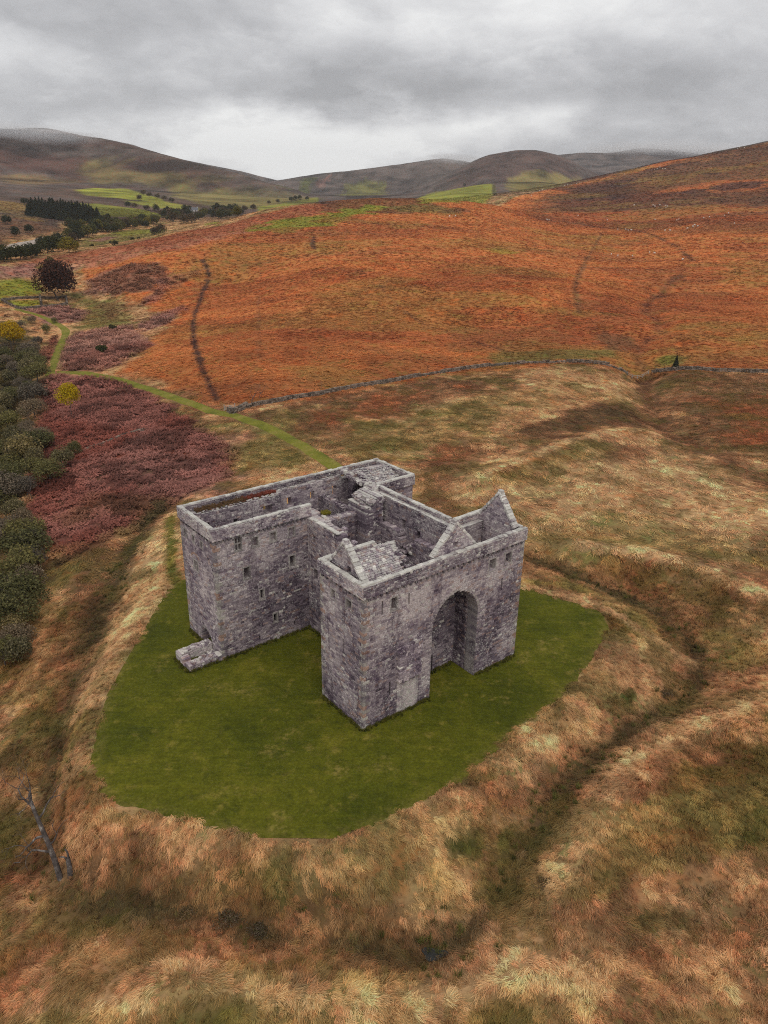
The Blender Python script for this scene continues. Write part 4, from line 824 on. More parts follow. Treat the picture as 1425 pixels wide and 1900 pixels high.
rl((9, 20.6, 14.75), (15, 20.6, 14.75), 50, .35, .3, .06); rl((14.5, 22, 14.6), (14.5, 28, 14.7), 30, .3, .28, .04); rl((7.6, 29.1, 16.5), (18, 29.1, 16.5), 50, .12, .3, .05); rl((-4, 28.2, 16.5), (7.4, 28.2, 16.5), 50, .12, .3, .04)
rl((-9.6, 24.0, 1.1), (-6.2, 24.0, 1.2), 34, .4, .34, .1); rl((-9.5, 21.4, .9), (-6.4, 21.4, .8), 28, .35, .32, .1); rl((-8.4, 22.6, .1), (-6, 22.8, .2), 26, .6, .36, .1); rl((8.9, 20.2, 15.6), (8.3, 18, 15.6), 14, .2, .3)
rubble('loose_stones', sp_ + rl_spots, castle)
# court floor of turf and rubble
def m_floor(q, b):
    tc = q.new('ShaderNodeTexCoord').outputs['Object']; q.l.new(q.ramp(q.noise(tc, .8, 5, .65), [(.35, (.06, .065, .02)), (.55, (.10, .085, .05)), (.7, (.17, .15, .12))]), b.inputs['Base Color'])
M_floor = material('court_floor', m_floor)
def sheet(name, pts, mt):
    n_ = len(pts) // 4; return add(name, fast_mesh(name, pts, np.arange(len(pts)).reshape(n_, 4), mt), castle)
sheet('floor', [(17.8, 1.9, .35), (22.6, 1.9, .35), (22.6, 5.6, .35), (17.8, 5.6, .35), (7.6, 5, .36), (17, 5, .36), (17, 21, .36), (7.6, 21, .36), (-4, 21.5, .37), (24, 21.5, .37), (24, 29, .37), (-4, 29, .37)], M_floor)
# ------------------------------------------------------------------ scattered grass, bracken and heather
def m_blade(q, b):
    ic = q.attr('gcol', 'INSTANCER').outputs['Color']; tn = q.attr('col').outputs['Color']
    c = q.mix(1.0, ic, tn, 'MULTIPLY'); q.l.new(c, b.inputs['Base Color'])
M_blade = material('grass_blades', m_blade, .9)
def tuft(seed, nb, rad, ln, hgt, lean, wd, spread, seg=3, curl=.6):
    q = np.random.RandomState(seed); V, F, K = [], [], []
    for i in range(nb):
        a = q.uniform(0, 6.283); r0 = rad * math.sqrt(q.rand()); p = np.array([r0 * math.cos(a), r0 * math.sin(a), -.08])
        da = q.normal(0, spread); d = np.array([math.cos(da), math.sin(da)]); L = ln * q.uniform(.55, 1.2); H = hgt * q.uniform(.6, 1.25); nrm = np.array([-d[1], d[0]])
        w0 = wd * q.uniform(.7, 1.3); tone = q.uniform(.7, 1.3); hue = q.uniform(-.12, .12); k0 = len(V); sw = q.normal(0, .18)
        for j in range(seg + 1):
            f = j / seg; out = L * lean * f ** 1.5 + L * (1 - lean) * f * .3; up_ = H * math.sin(min(f * (1 + curl), 2.4) * 1.35) if lean > .3 else H * f
            c_ = p + np.array([d[0] * out + nrm[0] * sw * f * f * L, d[1] * out + nrm[1] * sw * f * f * L, up_]); w = w0 * (1 - .75 * f)
            V += [c_ + np.array([nrm[0] * w, nrm[1] * w, .0]), c_ - np.array([nrm[0] * w, nrm[1] * w, .0])]
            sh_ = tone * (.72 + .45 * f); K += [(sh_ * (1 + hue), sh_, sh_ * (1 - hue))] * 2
        for j in range(seg): F.append((k0 + 2 * j, k0 + 2 * j + 1, k0 + 2 * j + 3, k0 + 2 * j + 2))
    return fast_mesh('tuft', V, F, M_blade, np.clip(np.array(K), 0, 2))
def frond_clump(seed, nf, ln, hgt, wd):     # bracken: arching fronds with paired leaflets
    q = np.random.RandomState(seed); V, F, K = [], [], []
    for i in range(nf):
        a = q.uniform(0, 6.283); d = np.array([math.cos(a), math.sin(a)]); nrm = np.array([-d[1], d[0]]); L = ln * q.uniform(.6, 1.2); H = hgt * q.uniform(.6, 1.2); tone = q.uniform(.8, 1.22); p0 = q.uniform(-.35, .35, 2) * ln
        for j in range(5):
            f0, f1 = .2 + j * .16, .2 + j * .16 + .13
            for s_ in (-1, 1):
                k = len(V); w = wd * (1.1 - .85 * f0); z0 = H * math.sin(f0 * 2.3); z1 = H * math.sin(f1 * 2.3)
                A = p0 + d * L * f0; B = p0 + d * L * f1; T_ = (A + B) / 2 + d * L * .06 + nrm * s_ * w
                V += [(*A, z0), (*B, z1), (*T_, (z0 + z1) / 2 - .12 * w + q.uniform(-.05, .05))]; t_ = tone * q.uniform(.8, 1.2); K += [(t_, t_, t_)] * 3; F.append((k, k + 1, k + 2))
    return fast_mesh('fronds', V, F, M_blade, np.clip(np.array(K), 0, 2))
def source(name, meshes):
    cl = bpy.data.collections.new(name)
    for i, me in enumerate(meshes):
        o = bpy.data.objects.new('%s_%02d' % (name, i), me); cl.objects.link(o)
    return cl
def scatter(name, label, cl, P, rot, scl, nmesh, cols):
    n_ = len(P); me = bpy.data.meshes.new(name); me.vertices.add(n_); me.vertices.foreach_set('co', P.astype(np.float32).ravel())
    me.attributes.new('rot', 'FLOAT_VECTOR', 'POINT').data.foreach_set('vector', rot.astype(np.float32).ravel())
    me.attributes.new('scl', 'FLOAT', 'POINT').data.foreach_set('value', scl.astype(np.float32))
    me.attributes.new('pick', 'INT', 'POINT').data.foreach_set('value', R.randint(0, nmesh, n_).astype(np.int32))
    me.attributes.new('gcol', 'FLOAT_COLOR', 'POINT').data.foreach_set('color', np.concatenate([cols, np.ones((n_, 1))], 1).astype(np.float32).ravel())
    ng = bpy.data.node_groups.new(name, 'GeometryNodeTree')
    ng.interface.new_socket('Geometry', in_out='INPUT', socket_type='NodeSocketGeometry'); ng.interface.new_socket('Geometry', in_out='OUTPUT', socket_type='NodeSocketGeometry')
    N, Lk = ng.nodes, ng.links; gi = N.new('NodeGroupInput'); go = N.new('NodeGroupOutput'); io = N.new('GeometryNodeInstanceOnPoints'); ci = N.new('GeometryNodeCollectionInfo')
    ci.inputs['Collection'].default_value = cl; ci.inputs['Separate Children'].default_value = True; ci.inputs['Reset Children'].default_value = True
    def na(nm, ty):
        x = N.new('GeometryNodeInputNamedAttribute'); x.data_type = ty; x.inputs['Name'].default_value = nm
        return [o for o in x.outputs if o.enabled and o.name == 'Attribute'][0]
    Lk.new(gi.outputs[0], io.inputs['Points']); Lk.new(ci.outputs[0], io.inputs['Instance']); io.inputs['Pick Instance'].default_value = True
    Lk.new(na('pick', 'INT'), io.inputs['Instance Index']); Lk.new(na('rot', 'FLOAT_VECTOR'), io.inputs['Rotation']); Lk.new(na('scl', 'FLOAT'), io.inputs['Scale'])
    Lk.new(io.outputs[0], go.inputs[0])
    o = add(name, me, label=label, kind='stuff'); md = o.modifiers.new('scatter', 'NODES'); md.node_group = ng
    return o
CASTLE_FOOT = np.array([L2W(*q) for q in ((-.3, -.3), (CW + .3, -.3), (CW + .3, 7), (19, 7), (19, 21.4), (25, 21.4), (25, 30), (-6, 30), (-6, 20.7), (6.8, 20.7), (6.8, 7.8), (-.3, 7.8))])
RED = [z_[1] for z_ in zones if z_[2] is None and tuple(z_[0]) in (COL['red'], COL['mauve']) and np.hypot(*z_[1].mean(0)) < 460]
def in_any(x, y, Ps):
    m_ = np.zeros(x.shape, bool)
    for P in Ps: m_ |= sdf(x, y, P) < 0
    return m_
WALLX = hit([(-300, 720), (100, 690), (230, 692), (330, 722), (400, 748), (470, 755), (600, 735), (800, 699), (1000, 677), (1130, 681), (1190, 696), (1250, 690), (1425, 690), (1800, 690)])
def near_side(x, y):     # this side of the dyke
    a = np.arctan2(x, y); wa_ = np.arctan2(WALLX[:, 0], WALLX[:, 1]); return np.hypot(x, y) < np.interp(a, wa_, np.hypot(WALLX[:, 0], WALLX[:, 1]))
def cand(rmin, rmax, dens, amax=.62):
    n_ = int(dens * amax * (rmax ** 2 - rmin ** 2)); r = np.sqrt(R.uniform(rmin ** 2, rmax ** 2, n_)); a = R.uniform(-amax, amax, n_)
    return r * np.sin(a), r * np.cos(a)
def grad(x, y, e=1.5):
    return (height(x + e, y) - height(x - e, y)) / (2 * e), (height(x, y + e) - height(x, y - e)) / (2 * e)
def clear(x, y):
    k = np.ones(x.shape, bool); kk_ = np.hypot(x, y) < 150
    k[kk_] &= sdf(x[kk_], y[kk_], LAWN) > .25 + 1.3 * (fbm(x[kk_], y[kk_], 1.4, 2, 6) - .5)
    for P, w in PATHS: k &= seg_dist(x, y, P) > w * .5 - .1
    return k
def grass_layer(name, label, rmin, rmax, dens, cl, nm, s0, am):
    x, y = cand(rmin, rmax, dens, am)
    k = clear(x, y) & near_side(x, y); x, y = x[k], y[k]; red = in_any(x, y, RED); x, y = x[~red], y[~red]
    gp_ = fbm(x, y, 1.7, 3, 57); k = (gp_ > .40) | (R.rand(len(x)) < .3); x, y = x[k], y[k]
    gx_, gy_ = grad(x, y, 2.2); an = np.arctan2(-gy_, -gx_); st = np.clip(np.hypot(gx_, gy_) * 4, 0, 1)
    wind = -.9 + (fbm(x, y, 14, 3, 33) - .5) * 5.0 + (fbm(x, y, 4, 2, 34) - .5) * 2.2
    vx = np.cos(an) * st * 1.2 + np.cos(wind) * .8; vy = np.sin(an) * st * 1.2 + np.sin(wind) * .8; yaw_ = np.arctan2(vy, vx) + R.normal(0, .45, len(x))
    c = land(x, y); lum = fbm(x, y, 2.6, 3, 55); l2 = fbm(x, y, .9, 2, 56)
    c = c * (.68 + 1.3 * np.clip((lum - .30) * 1.5 + (l2 - .5) * 1.1, 0, .92))[:, None]
    green = (c[:, 1] > c[:, 0] * .82); pk = R.rand(len(x)) < .38
    c[pk & ~green] *= np.array([1.12, .95, .95]); g2 = (R.rand(len(x)) < .10) | (fbm(x, y, 6, 3, 58) > .60); c[g2] = c[g2] * .5 + np.array([.10, .095, .02]) * .5
    sc = s0 * R.uniform(.55, 1.45, len(x)) * (.7 + .6 * fbm(x, y, 3, 2, 59)) * np.where(green, .75, 1.)
    z = height(x, y); tx = np.stack([np.zeros_like(x), np.arctan(np.clip(-(gx_ * np.cos(yaw_) + gy_ * np.sin(yaw_)), -1, 1)), yaw_], 1)
    return scatter(name, label, cl, np.stack([x, y, z], 1), tx, sc, nm, np.clip(c * np.array([1.14, 1.1, 1.08]), 0, .8))
cl_n = source('grass_source', [tuft(i, 30, .40, .95, .27, .88, .026, .26) for i in range(5)] + [tuft(10 + i, 22, .22, .6, .62, .5, .022, .7) for i in range(2)])
cl_f = source('far_grass_source', [tuft(30 + i, 18, .6, 1.1, .26, .88, .055, .3, 2) for i in range(4)])
grass_layer('rough_grass', 'long straw coloured moor grass flopped over the banks and ditch', 27, 112, 11., cl_n, 7, .66, .76)
grass_layer('moor_grass', 'pale tussocky grass over the field behind the castle', 112, 262, 3.2, cl_f, 4, .72, .60)
# bracken, red near the path and orange up the hill
cl_b = source('bracken_source', [frond_clump(60 + i, 11, 1.0, .62, .30) for i in range(5)])
x, y = cand(70, 460, .95, .60); k = in_any(x, y, RED) & clear(x, y); k &= (np.hypot(x, y) < 230) | (R.rand(len(x)) < .35); x, y = x[k], y[k]
c = land(x, y) * (.55 + 1.1 * fbm(x, y, 3.5, 3, 71))[:, None]; dk = fbm(x, y, 7, 3, 72) > .60; c[dk] *= .5; rr2 = np.hypot(x, y)
scatter('red_bracken', 'dense dying red and mauve bracken beside the mown path', cl_b, np.stack([x, y, height(x, y)], 1), np.stack([R.normal(0, .1, len(x)), R.normal(0, .1, len(x)), R.uniform(0, 6.28, len(x))], 1), R.uniform(.8, 1.4, len(x)) * np.where(rr2 > 230, 1.5, 1.), 5, np.clip(c, 0, .8))
cl_o = source('hill_bracken_source', [frond_clump(80 + i, 9, 1.15, .30, .40) for i in range(4)])
def hill_layer(rmin, rmax, dens, sc):
    x, y = cand(rmin, rmax, dens, .58); k = ~near_side(x, y) & clear(x, y); x, y = x[k], y[k]; k = ~in_any(x, y, RED); x, y = x[k], y[k]
    c = land(x, y); f = fbm(x, y, 16, 4, 73); c = c * (.85 + .5 * fbm(x, y, 6, 3, 74))[:, None]; c = c * (1 - .32 * sstep(.48, .62, f))[:, None] * np.where((f > .5)[:, None], np.array([1., .88, .9]), 1.)
    return np.stack([x, y, height(x, y)], 1), np.stack([R.normal(0, .1, len(x)), R.normal(0, .1, len(x)), R.uniform(0, 6.28, len(x))], 1), R.uniform(.6, 1.2, len(x)) * sc, np.clip(c, 0, .8)
A_ = [hill_layer(200, 420, .8, .72), hill_layer(420, 780, .28, 1.0), hill_layer(780, 1320, .07, 1.5)]
scatter('hill_bracken', 'rust orange bracken covering the hillside beyond the dyke', cl_o, *[np.concatenate([a[i] for a in A_]) for i in range(3)], 4, np.concatenate([a[3] for a in A_]))
# rushes in the wet ditch
cl_r = source('rush_source', [tuft(90 + i, 34, .28, .75, .8, .35, .022, 2.0) for i in range(3)])
x, y = cand(28, 120, .8); k = (R.rand(len(x)) < .6) & (seg_dist(x, y, DITCH) < 3.4 * R.uniform(.3, 1, len(x))) & (fbm(x, y, 5, 3, 91) > .47); x, y = x[k], y[k]
scatter('rushes', 'dark green rushes and weeds along the bottom of the ditch', cl_r, np.stack([x, y, height(x, y)], 1), np.stack([np.zeros(len(x)), np.zeros(len(x)), R.uniform(0, 6.28, len(x))], 1), R.uniform(.35, .95, len(x)), 3, np.array([.10, .098, .024]) * R.uniform(.5, 1.6, (len(x), 1)))
# ------------------------------------------------------------------ drystone dykes
def m_dyke(q, b):
    tc = q.new('ShaderNodeNewGeometry').outputs['Position']; c = q.attr('col').outputs['Color']
    q.l.new(q.mix(q.math('MULTIPLY', q.rng(q.noise(tc, 3, 4, .7), .5, .62),   .35), c, (.42, .40, .36)), b.inputs['Base Color'])
M_dyke = material('dyke_stone', m_dyke, .95)
FQ8 = np.array([(0, 1, 3, 2), (4, 6, 7, 5), (0, 4, 5, 1), (2, 3, 7, 6), (0, 2, 6, 4), (1, 5, 7, 3)]); D8 = np.array([(x, y, z) for x in (-1, 1) for y in (-1, 1) for z in (-1, 1)], float)
def dyke(name, P, h, w, label, ln=.6, gaps=0., kind=None, group=None):
    P = np.asarray(P, float); sg = np.linalg.norm(np.diff(P, axis=0), axis=1); cum = np.concatenate([[0], np.cumsum(sg)]); Ltot = cum[-1]
    s_, c_ = [], []; courses = max(2, round(h / .38)); ch = h / courses
    for k in range(courses):
        s = random.random() * ln
        while s < Ltot:
            l = ln * random.uniform(.6, 1.5); hl = fbm(np.array([s]), np.array([0.]), 9, 3, 8)[0]
            if k < courses * (1 - gaps * max(0, hl - .35) * 3) + .01: s_.append((s + l / 2, l, k))
            s += l
    S_ = np.array(s_); xx = np.interp(S_[:, 0], cum, P[:, 0]); yy = np.interp(S_[:, 0], cum, P[:, 1]); dx = np.interp(S_[:, 0] + .3, cum, P[:, 0]) - np.interp(S_[:, 0] - .3, cum, P[:, 0]); dy = np.interp(S_[:, 0] + .3, cum, P[:, 1]) - np.interp(S_[:, 0] - .3, cum, P[:, 1]); an = np.arctan2(dy, dx)
    z = height(xx, yy) - .08 + (S_[:, 2] + .5) * ch; n_ = len(S_); hs = np.stack([S_[:, 1] * .5 * R.uniform(.9, 1.1, n_), w * .5 * (1.15 - .45 * S_[:, 2] / courses) * R.uniform(.85, 1.2, n_), ch * .5 * R.uniform(.85, 1.25, n_)], 1)
    q = D8[None] * hs[:, None] * R.uniform(.72, 1.1, (n_, 8, 3)); ca_, sa_ = np.cos(an)[:, None], np.sin(an)[:, None]
    V = np.stack([q[..., 0] * ca_ - q[..., 1] * sa_ + xx[:, None], q[..., 0] * sa_ + q[..., 1] * ca_ + yy[:, None], q[..., 2] + z[:, None]], -1).reshape(-1, 3)
    F = (np.arange(n_)[:, None, None] * 8 + FQ8).reshape(-1, 4); v = R.uniform(.05, .24, (n_, 1)); c = v * np.array([1.25, .96, .74]) * .95
    return add(name, fast_mesh(name, V, F, M_dyke, np.repeat(c, 8, 0)), label=label, cat='wall', group=group)
dyke('drystone_wall', smooth_poly(hit([(440, 762), (480, 752), (540, 741), (600, 731), (680, 716), (760, 702), (800, 695), (860, 686), (920, 678), (980, 674), (1040, 673), (1090, 674), (1120, 677), (1145, 686), (1162, 696)]), 1, False), 1.2, .7, 'long grey drystone wall curving along the foot of the orange hill', .7, .5)
dyke('drystone_wall', smooth_poly(hit([(1204, 694), (1225, 689), (1260, 687), (1320, 689), (1380, 691), (1460, 692), (1560, 692)]), 1, False), 1.2, .7, 'grey drystone wall running right from the gully past the dark juniper', .7, .4)
dyke('drystone_wall', hit([(424, 764), (432, 768), (446, 762), (458, 755)]), 1.5, 1.1, 'short tumbled end of drystone wall by the gate at the path', .6, .4)
dyke('drystone_wall', smooth_poly(hit([(2, 558), (18, 566), (36, 575), (70, 571), (124, 565)]), 1, False), 1.3, .8, 'chapel yard wall along its near side below the copper beech', .8, .3)
dyke('drystone_wall', hit([(2, 558), (30, 555), (74, 553), (120, 552)]), 1.2, .8, 'chapel yard wall along its far side behind the bright grass', .8, .3)
dyke('drystone_wall', hit([(75, 553), (77, 566)]), 1.9, 1.0, 'short stone wall dividing the chapel yard in two', .8, .2)
dyke('drystone_wall', hit([(123, 552), (125, 566)]), 1.6, .9, 'short stone wall end of the yard beneath the copper beech', .8, .2)
dyke('fallen_wall', smooth_poly(hit([(136, 846), (160, 836), (190, 826), (212, 817), (240, 806), (268, 799)]), 1, False), .75, .8, 'low fallen line of pale stones lost in the red bracken', .7, .9)
def m_wood(q, b): b.inputs['Base Color'].default_value = (.42, .40, .36, 1)
M_wood = material('weathered_wood', m_wood, .9)
def wood(name, L, parent=None):
    V, F = [], []
    for (x0, x1, y0, y1, z0, z1) in L:
        k = len(V); V += [(x0, y0, z0), (x1, y0, z0), (x1, y1, z0), (x0, y1, z0), (x0, y0, z1), (x1, y0, z1), (x1, y1, z1), (x0, y1, z1)]
        F += [(k, k + 3, k + 2, k + 1), (k + 4, k + 5, k + 6, k + 7), (k, k + 1, k + 5, k + 4), (k + 1, k + 2, k + 6, k + 5), (k + 2, k + 3, k + 7, k + 6), (k + 3, k, k + 4, k + 7)]
    return add(name, fast_mesh(name, V, F, M_wood), parent)
gp = hit([(426, 760)])[0]; gt = add('field_gate', None, label='small pale wooden gate where the footpath passes the wall', cat='gate', loc=(gp[0], gp[1], height(gp[0], gp[1]) - .05), rz=.5)
for x0 in (-1.5, 1.4): wood('post', [(x0, x0 + .16, -.08, .08, 0, 1.6)], gt)
for k in range(4): wood('rail', [(-1.34, 1.4, -.03, .03, .25 + .28 * k, .37 + .28 * k)], gt)
wood('brace', [(-.05, .05, -.06, -.03, .25, 1.2)], gt)
a_, b_ = hit([(1163, 697), (1203, 694)]); fn = add('wire_fence', None, label='short post and rail fence across the gully between the two walls', cat='fence', loc=(a_[0], a_[1], 0)); fL = b_ - a_; fn.rotation_euler = (0, 0, math.atan2(fL[1], fL[0])); fl = np.linalg.norm(fL)
for k in range(5):
    p_ = a_ + fL * k / 4; z = float(height(p_[0], p_[1])); wood('post', [(fl * k / 4 - .08, fl * k / 4 + .08, -.08, .08, z - .2, z + 1.3)], fn)
    if k < 4:
        p2 = a_ + fL * (k + 1) / 4; z2 = float(height(p2[0], p2[1])); V = []
        for zz in (.55, 1.05):
            for (xx, z0) in ((fl * k / 4, z), (fl * (k + 1) / 4, z2)): V += [(xx, -.1, z0 + zz), (xx, -.1, z0 + zz + .12), (xx, -.06, z0 + zz), (xx, -.06, z0 + zz + .12)]
        for b0, nm in ((0, 'rail'), (8, 'rail')): add(nm, fast_mesh(nm, V[b0:b0 + 8], [(0, 4, 5, 1), (2, 3, 7, 6), (1, 5, 7, 3), (0, 2, 6, 4)], M_wood), fn)
# ------------------------------------------------------------------ trees
def m_leaf(q, b):
    c = q.attr('col').outputs['Color']; rnd = q.new('ShaderNodeObjectInfo').outputs['Random']
    c = q.mix(1.0, c, q.ramp(rnd, [(0, (.72, .76, .8)), (.5, (1, 1, 1)), (1, (1.28, 1.18, 1.0))]), 'MULTIPLY'); q.l.new(c, b.inputs['Base Color'])
    tr = q.new('ShaderNodeBsdfTranslucent'); q.l.new(c, tr.inputs[0]); mx = q.new('ShaderNodeMixShader'); mx.inputs[0].default_value = .4
    o = [n_ for n_ in q.n if n_.type == 'OUTPUT_MATERIAL'][0]; q.l.new(b.outputs[0], mx.inputs[1]); q.l.new(tr.outputs[0], mx.inputs[2]); q.l.new(mx.outputs[0], o.inputs[0])
M_leaf = material('foliage', m_leaf, .9)
def m_bark(q, b):
    tc = q.new('ShaderNodeTexCoord').outputs['Object']; q.l.new(q.ramp(q.noise(tc, 3, 5, .7), [(.35, (.06, .05, .045)), (.55, (.13, .11, .10)), (.68, (.36, .33, .30))]), b.inputs['Base Color'])
M_bark = material('bark', m_bark, .95)
def tube(V, F, p, q_, r0, r1, n=5):
    p, q_ = np.array(p, float), np.array(q_, float); d = q_ - p; d /= np.linalg.norm(d) + 1e-9; a = np.cross(d, (0, 0, 1.) if abs(d[2]) < .9 else (1., 0, 0)); a /= np.linalg.norm(a); b = np.cross(d, a); k = len(V)
    for c_, r in ((p, r0), (q_, r1)):
        for i in range(n): an = 6.2832 * i / n; V.append(c_ + (a * math.cos(an) + b * math.sin(an)) * r)
    for i in range(n): F.append((k + i, k + (i + 1) % n, k + n + (i + 1) % n, k + n + i))
def grow(V, F, p, d, L, r, depth, q, tips, wig=.35, up_=.12, kids=(2, 3), n=5):
    segs = 3; p = np.array(p, float); d = np.array(d, float)
    for i in range(segs):
        d = d + q.normal(0, wig * .45, 3) + np.array([0, 0, up_]); d /= np.linalg.norm(d); e = p + d * L / segs; r1 = r * .84; tube(V, F, p, e, r, r1, n); p, r = e, r1
    tips.append(p)
    if depth > 0:
        for _ in range(q.randint(kids[0], kids[1] + 1)):
            a = q.normal(0, 1, 3); a -= d * (a @ d); a /= np.linalg.norm(a); nd = d * q.uniform(.5, .9) + a * q.uniform(.45, .95); grow(V, F, p, nd / np.linalg.norm(nd), L * q.uniform(.55, .82), r * q.uniform(.55, .75), depth - 1, q, tips, wig, up_, kids, max(3, n - 1))
def wood_mesh(seed, H, r, depth=3, wig=.35, lean=(0, 0), **k):
    q = np.random.RandomState(seed); V, F, tips = [], [], []; grow(V, F, (0, 0, -.3), np.array([lean[0], lean[1], 1.]) / math.sqrt(1 + lean[0] ** 2 + lean[1] ** 2), H, r, depth, q, tips, wig, **k)
    return fast_mesh('limbs', V, F, M_bark, None, True), tips
def crown_mesh(seed, rx, rz, zc, n, size, cols, lobes=9, flat=.6, gap=.5):
    q = np.random.RandomState(seed); L = []
    for i in range(lobes):
        v = q.normal(0, 1, 3); v /= np.linalg.norm(v); v[2] = abs(v[2]) * 1.1 - .35; L.append((v * np.array([rx, rx, rz]) * q.uniform(.42, .68), q.uniform(.34, .6)))
    V = np.zeros((n, 4, 3)); K = np.zeros((n, 4, 3)); cols = np.array(cols)
    for i in range(n):
        c, s = L[q.randint(lobes)]; v = q.normal(0, 1, 3); v /= np.linalg.norm(v); rad = s * (q.uniform(.55, 1.0) ** .6 + q.normal(0, .07)); p = c + v * np.array([rx, rx, rz]) * rad; p[2] += zc
        nn = v * .8 + q.normal(0, .6, 3) + np.array([0, 0, .35]); nn /= np.linalg.norm(nn); a = np.cross(nn, q.normal(0, 1, 3)); a /= np.linalg.norm(a); b = np.cross(nn, a); w = size * q.uniform(.5, 1.3); w2 = w * q.uniform(.5, .9)
        V[i] = [p - a * w, p - b * w2, p + a * w, p + b * w2]; K[i] = cols[q.randint(len(cols))] * q.uniform(.6, 1.4)
    return fast_mesh('crown', V.reshape(-1, 3), np.arange(n * 4).reshape(n, 4), M_leaf, K.reshape(-1, 3))
def cone_mesh(seed, r, h, n, size, cols):
    q = np.random.RandomState(seed); V = np.zeros((n, 4, 3)); K = np.zeros((n, 4, 3)); cols = np.array(cols)
    for i in range(n):
        f = 1 - math.sqrt(q.rand()); rr_ = r * (1 - f) * q.uniform(.55, 1.1) * (1 + .18 * math.sin(f * 44)); a = q.uniform(0, 6.283); p = np.array([rr_ * math.cos(a), rr_ * math.sin(a), h * (.08 + .92 * f)]); d = np.array([math.cos(a), math.sin(a), -.35]); s = np.array([-math.sin(a), math.cos(a), 0]); w = size * q.uniform(.6, 1.3)
        V[i] = [p - d * w, p - s * w * .5, p + d * w, p + s * w * .5]; K[i] = cols[q.randint(len(cols))] * q.uniform(.6, 1.4)
    return fast_mesh('crown', V.reshape(-1, 3), np.arange(n * 4).reshape(n, 4), M_leaf, K.reshape(-1, 3))
KIND = {}
def kind(key, name, cat, trunk, crowns): KIND[key] = (name, cat, trunk, crowns)
def plant(key, x, y, sc, label, group=None, rz=None, sz=None):
    name, cat, tr, cs = KIND[key]; o = add(name, None, label=label, cat=cat, group=group, loc=(x, y, float(height(x, y)) - .05), rz=random.uniform(0, 6.28) if rz is None else rz); o.scale = (sc, sc, sc * (sz or random.uniform(.88, 1.15)))
    if tr: add('trunk', random.choice(tr), o)
    if cs: add('crown', random.choice(cs), o)
    return o
tw_ = [wood_mesh(200 + i, 2.4, .2, 3)[0] for i in range(3)]
kind('scrub', 'scrub_tree', 'tree', tw_, [crown_mesh(210 + i, 3.3 + .3 * (i % 3), 2.7 + .5 * (i % 2), 3.1, 2800, .19, [[(.22, .185, .08), (.15, .13, .06), (.27, .22, .12)], [(.20, .155, .11), (.25, .20, .145), (.14, .115, .08)], [(.18, .17, .065), (.22, .19, .075), (.12, .115, .045)]][i % 3], 12) for i in range(6)])
kind('dark', 'broadleaf_tree', 'tree', tw_, [crown_mesh(220 + i, 3.7, 3.9, 3.3, 1300, .34, [(.05, .06, .025), (.035, .045, .02), (.075, .075, .03)], 11) for i in range(4)])
kind('olive', 'broadleaf_tree', 'tree', tw_, [crown_mesh(230 + i, 3.7, 3.4, 2.9, 1300, .34, [(.11, .11, .03), (.085, .09, .03), (.15, .13, .04)], 11) for i in range(3)])
kind('brown', 'broadleaf_tree', 'tree', tw_, [crown_mesh(240 + i, 3.7, 3.3, 2.9, 1000, .34, [(.12, .085, .045), (.09, .065, .04), (.15, .11, .06)], 11) for i in range(3)])
kind('yellow', 'broadleaf_tree', 'tree', tw_, [crown_mesh(250 + i, 3.5, 3.4, 3.0, 1300, .32, [(.24, .19, .03), (.18, .16, .03), (.13, .13, .03)], 11) for i in range(2)])
kind('fir', 'conifer_tree', 'tree', [wood_mesh(260, 3, .16, 0)[0]], [cone_mesh(261 + i, 4.0, 9 + 1.2 * (i % 3), 1100, .8, [(.028, .04, .02), (.02, .03, .016), (.045, .055, .025)]) for i in range(4)])
kind('bush', 'bush', 'bush', None, [crown_mesh(270 + i, 1.9, 1.4, 1.1, 700, .24, [(.10, .09, .04), (.13, .11, .05), (.07, .065, .03)], 7) for i in range(3)])
kind('thicket', 'thicket', 'bush', [wood_mesh(275 + i, .7, .04, 4, .5, kids=(3, 5), up_=.1)[0] for i in range(2)], [crown_mesh(280 + i, 2.1, .9, .55, 1500, .085, [(.16, .11, .06), (.20, .14, .09), (.12, .10, .04)], 12) for i in range(2)])
# single trees that stand alone
def at(px, py): return hit([(px, py)])[0]
b_tr, b_tip = wood_mesh(300, 4.2, .55, 4, .3, kids=(3, 4))
kind('beech', 'copper_beech', 'tree', [b_tr], [crown_mesh(301, 9.6, 9.0, 10.2, 9000, .46, [(.075, .032, .024), (.05, .024, .02), (.10, .045, .03), (.035, .02, .018)], 26)])
p = at(108, 558); plant('beech', p[0], p[1], 1.1, 'large round dark copper beech beside the walled chapel yard', rz=.4, sz=1.0)
kind('gold', 'birch_tree', 'tree', [wood_mesh(310, 2.0, .13, 3, .25)[0]], [crown_mesh(311, 2.9, 2.7, 3.9, 4200, .15, [(.80, .54, .015), (.72, .48, .015), (.55, .40, .02), (.80, .58, .03)], 15)])
p = at(133, 772); plant('gold', p[0], p[1], 1.12, 'small round golden yellow tree alone in the red bracken', rz=1., sz=1.35)
kind('goldb', 'yellow_tree', 'tree', [wood_mesh(312, 3.0, .2, 3, .25)[0]], [crown_mesh(313, 4.6, 3.4, 5.4, 4600, .22, [(.62, .38, .015), (.52, .33, .015), (.36, .27, .02)], 15)])
p = at(22, 652); plant('goldb', p[0], p[1], 1.2, 'golden yellow tree at the left edge rising over the olive scrub', rz=1., sz=1.25)
kind('green', 'bush', 'bush', None, [crown_mesh(314, 2.1, 1.9, 1.7, 1500, .2, [(.07, .085, .025), (.05, .065, .02), (.10, .11, .03)], 8)])
p = at(189, 658); plant('green', p[0], p[1], 1.1, 'single dark green bush in the mauve bracken patch')
